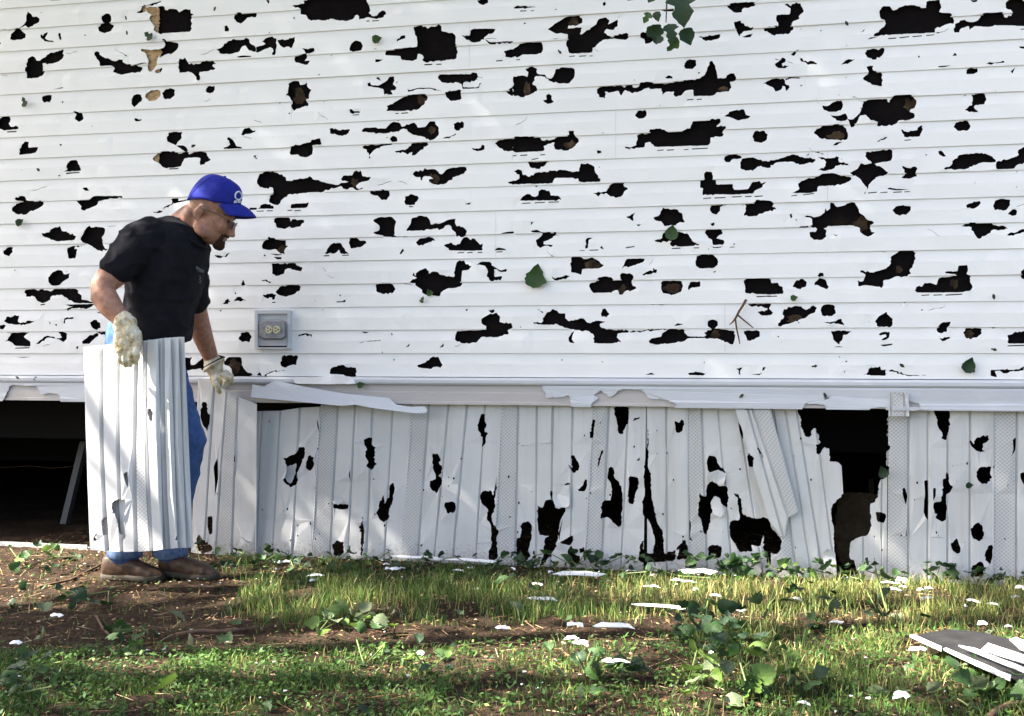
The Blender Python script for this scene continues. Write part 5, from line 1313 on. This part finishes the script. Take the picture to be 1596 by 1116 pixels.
def leaf_mat(name, c, c2):
    m = mat(name, c, 0.45, 0.4)
    base_col(m, ramp(m, noise_n(m, 22, 4, 0.6), [(0.3, c), (0.7, c2)]))
    vein_ = noise_n(m, 6, 2, .5, sx=(1, 9, 1))
    bump(m, vein_, .35, .02)
    b = m.node_tree.nodes['Principled BSDF']
    t = N(m, 'ShaderNodeBsdfTranslucent'); x_ = N(m, 'ShaderNodeMixShader'); x_.inputs[0].default_value = .25
    L(m, b.inputs['Base Color'].links[0].from_socket, t.inputs[0])
    L(m, b.outputs[0], x_.inputs[1]); L(m, t.outputs[0], x_.inputs[2]); L(m, x_.outputs[0], m.node_tree.nodes['Material Output'].inputs[0])
    return m
LM = [leaf_mat('leaf_deep_green', (0.013, 0.036, 0.014), (0.026, 0.062, 0.022)), leaf_mat('leaf_mid_green', (0.028, 0.070, 0.018), (0.055, 0.115, 0.03)),
      leaf_mat('leaf_pale_underside', (0.085, 0.125, 0.06), (0.17, 0.20, 0.115)), leaf_mat('leaf_yellow_green', (0.075, 0.15, 0.022), (0.14, 0.22, 0.045))]
stem_m = mat('green_stem', (0.12, 0.16, 0.05), .6); red_m = mat('reddish_twig', (0.16, 0.075, 0.04), .8)
base_col(red_m, ramp(red_m, noise_n(red_m, 50, 4), [(.3, (.05, .028, .018)), (.7, (.14, .08, .05))]))
LEAVES = [[leaf_mesh('leaf', k, 10 * k + s) for s in range(9)] for k in range(3)]
LEAF_DATA = {}
def leaf_data(kind, var, mi):
    key = (kind, var, mi)
    if key not in LEAF_DATA:
        me = LEAVES[kind][var].copy(); me.materials.append(LM[mi]); LEAF_DATA[key] = me
    return LEAF_DATA[key]
rl_ = random.Random(3)
def put_leaf(pos, size, kind=None, mi=None, parent=None, rot=None, name='leaf'):
    o = bpy.data.objects.new(name, leaf_data(rl_.randrange(2) if kind is None else kind, rl_.randrange(9), rl_.choice((0, 0, 1, 1, 2)) if mi is None else mi))
    COL.objects.link(o)
    if rot is None: rot = (rl_.gauss(0, .7) + (math.pi if rl_.random() < .25 else 0), rl_.uniform(-.7, .7), rl_.uniform(0, 6.28))
    from mathutils import Euler
    mw = Matrix.Translation(Vector(pos)) @ Euler(rot).to_matrix().to_4x4() @ Matrix.Diagonal((size, size, size, 1))
    if parent is not None:
        o.parent = parent; o.matrix_parent_inverse = Matrix(); mw = parent.matrix_world.inverted() @ mw
    o.matrix_basis = mw
    return o

SPRIGS = [  # centre px, half-width px, half-height px, leaves, size m, palette, label, lift
    (555, 977, 62, 16, 11, .075, (2, 3, 3, 1), 'limp pale green sprig lying on the bare soil in the middle', .03),
    (70, 882, 55, 14, 8, .065, (1, 3, 2, 0), 'leafy sprig lying in front of the open crawl space', .04),
    (125, 940, 50, 12, 6, .075, (0, 0, 1), 'dark leafy sprig on the brown soil at the left', .03),
    (205, 1000, 35, 14, 6, .06, (0, 1, 1), 'small green sprig at the edge of the soil on the left', .03),
    (1300, 945, 90, 45, 15, .075, (0, 0, 1), 'torn vine with dark heart shaped leaves in front of the big skirting gap', .10),
    (1255, 915, 50, 22, 7, .06, (3, 1, 3), 'yellow green vine shoot in the sunny grass near the slanting panel', .07),
    (1115, 1005, 85, 40, 17, .080, (0, 0, 1, 0), 'heap of dark vine leaves right of the bare soil', .06),
    (1135, 1085, 80, 30, 12, .085, (3, 1, 3, 2), 'bright green vine shoot with curled stems at the lower edge', .07),
    (1120, 868, 60, 16, 9, .075, (0, 1, 0), 'dark leaves piled against the torn skirting right of the middle', .06),
    (955, 872, 50, 12, 8, .07, (0, 1, 0), 'leaves lying against the foot of the holed panels in the middle', .05),
    (1475, 888, 45, 20, 8, .075, (0, 1, 0), 'leafy weed at the foot of the upright panels on the right', .06),
    (1545, 1080, 55, 32, 11, .075, (1, 2, 1), 'green leaves around the lower right end of the broken panel', .05),
    (950, 1062, 55, 18, 8, .075, (0, 0, 1), 'dark limp leaves on the soil below the white shards', .03),
    (870, 870, 40, 10, 6, .06, (0, 1), 'few leaves at the foot of the panel left of the long crack', .05),
    (350, 880, 45, 12, 6, .07, (0, 0, 1), 'dark leaves beside the toe of the shoe', .03),
    (1210, 1060, 60, 35, 9, .07, (1, 0, 3), 'loose vine leaves right of the lower bright shoot', .05),
    (60, 1075, 60, 28, 7, .075, (0, 1), 'dull broad leaves in the turf of the lower left corner', .03),
    (1040, 905, 70, 10, 6, .055, (0, 1), 'leaves caught in the grass between the two large shards', .04),
    (440, 882, 50, 8, 9, .055, (0, 0, 1), 'dark leaves at the foot of the first upright panels', .03),
    (560, 884, 60, 8, 9, .055, (0, 0, 1), 'dark leaves at the foot of the second upright panel', .03),
    (690, 888, 60, 8, 9, .055, (0, 0, 1), 'dark leaves under the long white strips by the skirting', .03),
    (800, 886, 50, 8, 9, .055, (0, 0, 1), 'dark leaves at the foot of the narrow dark slit', .03),
    (1180, 880, 50, 12, 12, .06, (0, 0, 1), 'dark leaves heaped below the largest skirting hole', .06),
    (1360, 892, 50, 9, 10, .055, (0, 0, 1), 'dark leaves at the foot of the big gap', .04),
    (1560, 905, 50, 9, 9, .055, (0, 0, 1), 'dark leaves at the foot of the last panel on the right', .04),
    (640, 1050, 90, 30, 9, .045, (1, 0, 3), 'small leaves strewn over the lower turf left of the middle', .03),
]
for cu, cv, hw_, hh_, cnt, sz, pal, lab, lift in SPRIGS:
    c = G(cu, cv); c.z = gz(c.x, c.y)
    e = tag(empty('leafy_sprig', c), lab, 'sprig', 'torn leafy sprigs on the lawn')
    pts = []
    for k in range(int(cnt * 2.3)):
        uu, vv = cu + hw_ * rl_.uniform(-1, 1), cv + hh_ * rl_.uniform(-1, 1)
        p = G(uu, max(vv, bot(uu) + 3)); p.z = gz(p.x, p.y) + rl_.uniform(.015, .035 + lift)
        put_leaf(p, sz * rl_.uniform(.35, .88), None, rl_.choice(pal), e)
        pts.append(p)
    pts.sort(key=lambda q: q.x)
    V, F = [], []
    path = [p + Vector((0, 0, -.006)) for p in pts[::2]]
    if len(path) < 3: path = pts
    Vt, Ft = tube_mesh(path, 0.0022, 6); 
    obj('stem', mesh_from('stem', Vt, Ft), stem_m, e)

singles = [(290, 976, .075, 2, 'pale leaf standing on edge on the soil left of the middle'), (60, 1006, .055, 2, 'pale leaf at the left where soil meets turf'), (240, 1098, .105, 3, 'large yellow green leaf lying in the lower left turf'),
           (1380, 1086, .075, 2, 'pale leaf beside the white shard at the lower right'), (1515, 1090, .095, 1, 'broad grey green leaf below the broken panel'), (1062, 1012, .06, 0, 'dark leaf standing left of the vine heap'), (1165, 1100, .10, 3, 'bright green leaf at the bottom edge, right of the shoot'), (770, 915, .06, 1, 'leaf in the tall grass left of the middle shards'), (15, 1040, .07, 0, 'dark leaf at the left picture edge')]
for u, v, s_, mi, lab in singles:
    p = G(u, v); p.z = gz(p.x, p.y) + .03
    tag(put_leaf(p, s_, 0, mi, None, None, 'fallen_leaf'), lab, 'leaf', 'single fallen leaves')
def spot(u, v):
    if v < 905: a_ = 'at the foot of the wall'
    elif v < 975: a_ = 'on the soil' if u < 400 else 'in the longer grass'
    elif v < 1040: a_ = 'on the turf edge' if u < 500 else ('on the bare middle soil' if u < 1050 else 'in the straw grass')
    else: a_ = 'in the nearest turf'
    cols = ('by the left edge', 'in front of the bundle', 'in front of the man', 'below the outlet', 'left of the middle', 'just left of the centre', 'at the centre', 'below the long crack', 'below the slanting panel', 'below the big gap', 'below the right panels', 'by the right edge')
    return a_ + ' ' + cols[min(11, max(0, int(u / 133)))]
for k in range(70):
    u, v = rl_.uniform(0, 1596), rl_.uniform(875, 1112)
    p = G(u, max(v, bot(u) + 6))
    if abs(p.y - YR) < .09 and 150 < u < 345: continue
    p.z = gz(p.x, p.y) + rl_.uniform(.01, .035)
    mi = rl_.choice((0, 0, 1, 1, 2))
    tag(put_leaf(p, rl_.uniform(.028, .055), None, mi, None, None, 'fallen_leaf'), 'small %s torn leaf lying %s' % (('dark', 'green', 'pale')[mi], spot(u, v)), 'leaf', 'small torn leaves scattered on the lawn')

# leaves plastered on the wall
WL = [(831, 430, .105, 1, 1.45, 'large green leaf stuck on the siding right of the middle', -.03), (1045, 362, .065, 1, 1.5, 'narrow green leaf over the hole above the middle', -.035), (1505, 568, .065, 0, 1.2, 'dark ragged leaf stuck low on the siding at the right', -.03), (25, 343, .045, 0, .6, 'folded leaf stuck on the siding at the left edge', -.03), (40, 158, .05, 0, 2.0, 'dull leaf stuck on the siding upper left', -.03), (580, 55, .045, 1, .3, 'small green leaf stuck near the top left of the middle', -.03), (237, 52, .05, 0, 2.4, 'green leaf below the torn tan board', -.03), (557, 596, .035, 1, .4, 'small green leaf on the ledge channel', -.05), (1232, 460, .03, 1, .2, 'pale green scrap of leaf under two round holes', -.03), (672, 455, .035, 1, 2.0, 'green scrap of leaf in the hole left of the middle', -.022), (657, 467, .03, 1, 1.2, 'green scrap of leaf under a hole left of the middle', -.03), (1380, 735, .05, 0, 1.9, 'dark leaf caught beside the big gap', -.03), (1505, 752, .03, 0, .3, 'leaf scrap stuck on the right skirting', -.03)]
for u, v, s_, mi, a, lab, Y_ in WL:
    p = W(u, v, Y_)
    o = put_leaf(p - Vector((0, 0, s_ * .5)), s_, 0, mi, None, (R(90) + rl_.uniform(-.25, .25), -a + rl_.uniform(-.1, .1), 0), 'stuck_leaf')
    tag(o, lab, 'leaf', 'leaves stuck on the wall')
for u, v in ((305, 226), (336, 10), (1402, 567), (1274, 570), (1554, 546), (30, 590), (52, 593), (1159, 614), (1548, 458), (62, 267), (1322, 40), (875, 84), (1288, 620)):
    o = put_leaf(W(u, v, -.036), .024, 2, 0, None, (R(90), rl_.uniform(0, 6), 0), 'stuck_leaf')
    tag(o, 'tiny dark leaf scrap stuck on the %s' % (('ledge' if 585 < v < 640 else 'upper siding' if v < 200 else 'lower siding') + (' at the left' if u < 420 else ' near the middle' if u < 1100 else ' at the right')), 'leaf', 'tiny leaf scraps stuck on the wall')

tw = tag(empty('dangling_twig', W(1147, 495, -.04)), 'forked reddish twig caught on the siding right of the middle', 'twig')
for pth, rr in (([(1163, 467), (1158, 476), (1152, 485), (1147, 495), (1142, 502), (1137, 506)], (.006, .0055, .005, .0048, .0035, .002)), ([(1149, 490), (1158, 498), (1168, 506), (1174, 511)], (.004, .0035, .003, .002)), ([(1146, 497), (1148, 512), (1151, 525), (1153, 536)], (.0038, .0034, .003, .002))):
    tube('branch', [W(u, v, -.04 - .004 * k) for k, (u, v) in enumerate(pth)], rr, red_m, tw, 6)

# branch hanging in from above
hb = tag(empty('hanging_branch', W(1040, -160, -.55)), 'leafy green branch tip hanging in at the top of the picture', 'branch')
Yb = -.55
tube('stem', [W(u, v, Yb) for u, v in ((1120, -420), (1075, -250), (1050, -130), (1041, -40), (1039, 10), (1038, 35))], (.010, .008, .006, .004, .003, .002), red_m, hb, 6)
for u, v, s_, a, mi in ((1062, -14, .135, -1.5, 0), (1018, 38, .075, -1.4, 0), (1042, 37, .072, -1.35, 0), (1066, 44, .070, -1.2, 0), (1056, 58, .062, -2.3, 1), (1014, 20, .045, -2.2, 1), (1022, 18, .04, -1.3, 0), (1034, 58, .038, -2.5, 0), (1030, -40, .11, -2.0, 1), (1075, -90, .12, -1.0, 0), (1045, -150, .12, -2.2, 1)):
    put_leaf(W(u, v, Yb + rl_.uniform(-.03, .03)), s_, 0, mi, hb, (R(90) + rl_.uniform(-.35, .35), -a, rl_.uniform(-.3, .3)))

# ------------------------------------------------------------------ broken vinyl on the ground
def shard(u, v, lp, wp, deg, lift=.028, sx=None, tilt=0.1):
    p = G(u, v); s = pxs(u, p.y); p.z = gz(p.x, p.y) + lift
    ln, wd = lp / s / 2, max(.010, wp / s * 1.6) / 1.2
    rr = random.Random(int(u * 7 + v))
    pts = [(-1, rr.uniform(-.7, .6)), (-.7 + rr.uniform(-.15, .2), -rr.uniform(.3, 1)), (-.1, -rr.uniform(.5, 1)), (.3, -rr.uniform(.2, 1)), (.7, -rr.uniform(.5, 1)), (1, rr.uniform(-.8, .5)), (.7, rr.uniform(.2, .9)), (.25, rr.uniform(.5, 1)), (-.2, rr.uniform(.1, .9)), (-.6, rr.uniform(.4, 1))]
    e = Matrix.Rotation(R(deg), 3, 'Z') @ Matrix.Rotation(tilt, 3, 'X')
    V = [p + e @ Vector((x * ln, y * wd * 0.6, 0.006 * math.cos(x * 1.2) + .004 * y)) for x, y in pts]
    bm_ = bmesh.new(); vs = [bm_.verts.new(q) for q in V]; c = bm_.verts.new(p + Vector((0, 0, .009)))
    for i in range(len(vs)): bm_.faces.new((vs[i], vs[(i + 1) % len(vs)], c))
    return solid(obj('vinyl_shard', bm_, M['white_piece']), .0025, 0)
BIG = [(903, 903, 84, 16, 14, 'long pointed white vinyl shard in front of the torn panels'), (1087, 900, 62, 16, -3, 'oval white vinyl shard in the grass below the cracked panels'), (845, 944, 52, 7, -4, 'narrow white strip in the grass at the left of the shards'), (1028, 958, 92, 9, -6, 'long white strip lying in the sunny grass'),
       (957, 991, 66, 11, 3, 'jagged white strip on the soil at the lower middle'), (897, 989, 30, 7, -12, 'short white strip left of the jagged one'), (1140, 967, 44, 6, 3, 'thin white strip left of the vine in the sun'), (905, 1024, 28, 10, -8, 'white flake on the bare soil'), (891, 1013, 24, 6, 0, 'grey white flake above another on the soil'), (783, 990, 24, 5, 0, 'small white sliver left of the middle soil'),
       (1405, 1094, 26, 18, -20, 'bright white fragment at the lower right'), (1430, 1027, 30, 6, 14, 'white strip beside the broken dark panel'), (1400, 897, 62, 16, 0, 'white scrap pile at the foot of the right panels'), (1405, 915, 18, 9, -10, 'white chip in the grass right of the gap'), (1531, 984, 16, 6, 0, 'white chip above the broken dark panel'), (655, 1034, 12, 8, 0, 'white pebble of vinyl on the soil left of the middle'),
       (88, 969, 24, 6, -5, 'white sliver on the soil at the left'), (25, 1010, 20, 7, 8, 'white sliver at the left edge of the turf'), (960, 1052, 46, 9, 5, 'greyish strip half hidden under dark leaves'), (1250, 888, 40, 10, 4, 'white scraps at the foot of the slanting panel'), (650, 879, 92, 6, -2, 'long white strip along the foot of the skirting'), (735, 884, 96, 6, -3, 'second long white strip along the foot of the skirting'), (1590, 928, 16, 8, -20, 'white chip at the right picture edge'), (615, 897, 16, 6, 30, 'small bent white chip below the strips')]
for u, v, lp, wp, dg_, lab in BIG:
    tag(shard(u, v, lp, wp, dg_), lab, 'vinyl shard', 'broken vinyl on the ground')
for k in range(44):
    u = random.uniform(380, 1596); v = random.choice((random.uniform(bot(u) + 4, bot(u) + 24), random.uniform(bot(u) + 4, bot(u) + 40), random.uniform(900, 1110)))
    tag(shard(u, v, random.uniform(9, 30), random.uniform(1.5, 4), random.uniform(-60, 60), random.uniform(.008, .02), tilt=random.uniform(-.4, .4)), 'small white vinyl chip lying ' + spot(u, v), 'vinyl shard', 'small vinyl chips in the grass')
a, b = G(1384, 893), W(1398, 868, G(1384, 893).y)
tag(tube('vinyl_stick', [a, b], .006, M['white_piece'], None, 5), 'white vinyl stick leaning up from the scrap pile', 'vinyl shard')

# broken panel, lower right: grimy back upwards
dk = mat('grimy_panel_back', (0.05, 0.05, 0.055), .5, .4)
base_col(dk, ramp(dk, noise_n(dk, 18, 6, .7), [(.3, (.008, .008, .009)), (.6, (.020, .019, .019)), (.85, (.07, .066, .06))]))
bp_ = tag(empty('broken_panel', G(1500, 1020)), 'broken skirting panel lying dark side up at the lower right', 'skirting panel')
def slab(name, pts, m, parent, t=.004, jit=0.004):
    V = []
    for u, v, zz in pts:
        q = G(u, v, zz); V.append(q)
    bm_ = bmesh.new(); vs = [bm_.verts.new(q) for q in V]; f = bm_.faces.new(vs)
    bmesh.ops.triangulate(bm_, faces=[f]); bmesh.ops.subdivide_edges(bm_, edges=bm_.edges, cuts=2, use_grid_fill=True)
    for q in bm_.verts: q.co.z += jit * noise.noise(q.co * 9)
    bmesh.ops.recalc_face_normals(bm_, faces=bm_.faces)
    return solid(obj(name, bm_, m, parent), t, 0)
slab('sheet', [(1422, 992, .05), (1450, 986, .05), (1478, 981, .055), (1530, 985, .055), (1580, 998, .055), (1640, 1010, .055), (1680, 1040, .05), (1660, 1085, .04), (1574, 1056, .04), (1500, 1024, .045), (1466, 1010, .045)], dk, bp_)
slab('white_edge', [(1418, 991, .055), (1424, 990, .056), (1468, 1009, .052), (1467, 1014, .047), (1440, 1002, .05)], M['white_piece'], bp_, .006, .001)
slab('white_edge', [(1471, 1012, .053), (1475, 1011, .054), (1576, 1054, .050), (1574, 1060, .045), (1520, 1036, .048)], M['white_piece'], bp_, .006, .001)
slab('rib', [(1494, 1006, .066), (1520, 1011, .066), (1600, 1042, .062), (1660, 1068, .06), (1658, 1073, .056), (1560, 1033, .06)], M['white_piece'], bp_, .004, .001)
slab('torn_piece', [(1530, 1012, .08), (1540, 1003, .085), (1600, 1022, .085), (1640, 1040, .08), (1600, 1035, .075), (1560, 1022, .078)], M['white_piece'], bp_, .003, .002)
slab('torn_piece', [(1573, 997, .085), (1584, 994, .09), (1640, 1015, .09), (1640, 1030, .085), (1590, 1012, .085)], M['white_piece'], bp_, .003, .002)

# sticks
for pth, r0, lab in (([(275, 989), (310, 986), (350, 984), (405, 978)], .007, 'brown stick lying on the soil right of the pale leaf'), ([(1408, 1040), (1440, 1055), (1470, 1070), (1492, 1076)], .0045, 'reddish stem lying in the grass below the broken panel'), ([(1535, 1125), (1550, 1108), (1575, 1099), (1640, 1096)], .010, 'thick bare root at the lower right edge'), ([(60, 915), (110, 905), (165, 878)], .005, 'thin stick in the sunny litter at the left'), ([(150, 958), (160, 975), (175, 990)], .004, 'short twig on the soil by the left sprig'), ([(700, 1010), (760, 1003), (830, 1006)], .003, 'thin dead stem on the middle soil')):
    P_ = []
    for u, v in pth:
        q = G(u, v); q.z = gz(q.x, q.y) + r0 + .004; P_.append(q)
    tag(tube('stick', P_, r0, red_m, None, 7), lab, 'stick')

# ------------------------------------------------------------------ unseen tree left of the picture, its crown shaped to shade wall and yard
tree = tag(empty('shade_tree', (-6.6, -3.6, 0)), 'unseen leafy shade tree left of the picture, its crown shaped to shade wall and lawn', 'tree')
bk_m = mat('bark', (0.10, 0.075, 0.055), .9, .2); base_col(bk_m, ramp(bk_m, noise_n(bk_m, 18, 5, .7, sx=(1, 1, .2)), [(.3, (.05, .036, .026)), (.7, (.17, .13, .10))]))
def lit(u, v):
    """ground patches to stay sunlit; the crown is laid out around them"""
    for cu, cv, ru, rv in ((470, 925, 85, 24), (1160, 942, 200, 28), (1390, 935, 90, 22), (860, 1014, 130, 22), (270, 1026, 150, 10), (620, 1036, 60, 8), (50, 874, 130, 22), (560, 975, 65, 24), (1420, 1008, 55, 34), (1120, 1095, 70, 26), (1545, 1040, 60, 34), (60, 925, 60, 12)):
        if ((u - cu) / (ru + 30)) ** 2 + ((v - cv) / (rv * 1.25 + 12)) ** 2 < 1: return True
    return False
cents = []
rt_ = random.Random(21)
for gx in np.arange(-4.6, 3.6, .30):
    for gzz in np.arange(0.1, 3.7, .30):
        if -1.4 < gx < 3.2 or gzz > .3: cents.append((Vector((gx + rt_.uniform(-.1, .1), -0.02, gzz + rt_.uniform(-.1, .1))), 1.0))
for gx in np.arange(-4.0, 3.4, .30):
    for gy in np.arange(-4.2, -.2, .30):
        p = Vector((gx + rt_.uniform(-.12, .12), gy + rt_.uniform(-.12, .12), 0))
        u, v = px_of(p.x, p.y)
        if 0 < v < 3000 and not lit(u, v): cents.append((p, .8))
nl = 0
P0, D1, D2 = [], [], []
for c, dn in cents:
    q = c + to_sun * rt_.uniform(6.3, 8.6)
    m_ = int((125 if dn == 1.0 else 100) * dn)
    pos = np.array(q)[None] + rng.normal(0, 1, (m_, 3)) * np.array([.17, .17, .17])
    a = rng.uniform(0, 2 * np.pi, m_); e = rng.normal(0, .6, m_); ss = rng.uniform(.028, .052, m_)
    t1 = off(np.cos(a) * np.cos(e), np.sin(a) * np.cos(e), np.sin(e)); t2 = np.cross(t1, rng.normal(0, 1, (m_, 3))); t2 /= np.linalg.norm(t2, axis=1)[:, None]
    P0.append(pos); D1.append(t1 * ss[:, None]); D2.append(t2 * (ss * .75)[:, None])
P0, D1, D2 = map(np.concatenate, (P0, D1, D2))
# cut leaves out of the crown wherever a sun patch is wanted
S_ = np.array(to_sun)
gh = P0 - S_[None] * (P0[:, 2] / S_[2])[:, None]
gu, gv = px_of(gh[:, 0], gh[:, 1])
onw = gh[:, 1] > 0
keep = np.ones(len(P0), bool)
for i_ in range(len(P0)):
    if not onw[i_] and lit(gu[i_], gv[i_]) and rng.random() < .96: keep[i_] = False
for Yp, shapes in ((-0.90, ((222, 700, 15, 180), (192, 810, 10, 70), (268, 640, 10, 90), (146, 700, 5, 60))), (-0.72, ((230, 350, 70, 34), (325, 285, 50, 32), (160, 440, 34, 50)))):
    h_ = P0 - S_[None] * ((P0[:, 1] - Yp) / S_[1])[:, None]
    d_ = (h_[:, 0] - CAM.x) * FWD.x + (h_[:, 1] - CAM.y) * FWD.y
    hu = W_PX / 2 + F_PX * ((h_[:, 0] - CAM.x) * RGT.x + (h_[:, 1] - CAM.y) * RGT.y) / d_
    hv = HOR - F_PX * (h_[:, 2] - CAM.z) / d_
    for cu, cv, ru, rv in shapes:
        keep &= ~((((hu - cu) / ru) ** 2 + ((hv - cv) / rv) ** 2 < 1) & (rng.random(len(P0)) < .97))
P0, D1, D2 = P0[keep], D1[keep], D2[keep]
n = len(P0); i = np.arange(n)
me = bpy.data.meshes.new('crown'); me.from_pydata(np.concatenate([P0 - D1, P0 + D2, P0 + D1, P0 - D2]).tolist(), [], np.stack([i, i + n, i + 2 * n, i + 3 * n], 1).tolist()); me.update()
me.materials.append(LM[1])
cr = bpy.data.objects.new('crown', me); COL.objects.link(cr); cr.parent = tree; cr.matrix_parent_inverse = tree.matrix_world.inverted()
cc = Vector(P0.mean(axis=0))
tube('trunk', [(-6.6, -3.6, -.1), (-6.55, -3.6, 1.5), (-6.3, -3.5, 3.0), cc - Vector((.6, 0, 1.2)), cc + Vector((0, 0, .5))], (.24, .20, .17, .12, .05), bk_m, tree, 12)
for k in range(14):
    t = P0[rng.integers(0, n)]
    s = Vector((-6.3, -3.5, 3.0 + rt_.uniform(-.3, .6)))
    tube('limb', [s, s.lerp(Vector(t), .5) + Vector((0, 0, .35)), Vector(t)], (.09, .05, .012), bk_m, tree, 7)
print('leaves in crown', n)
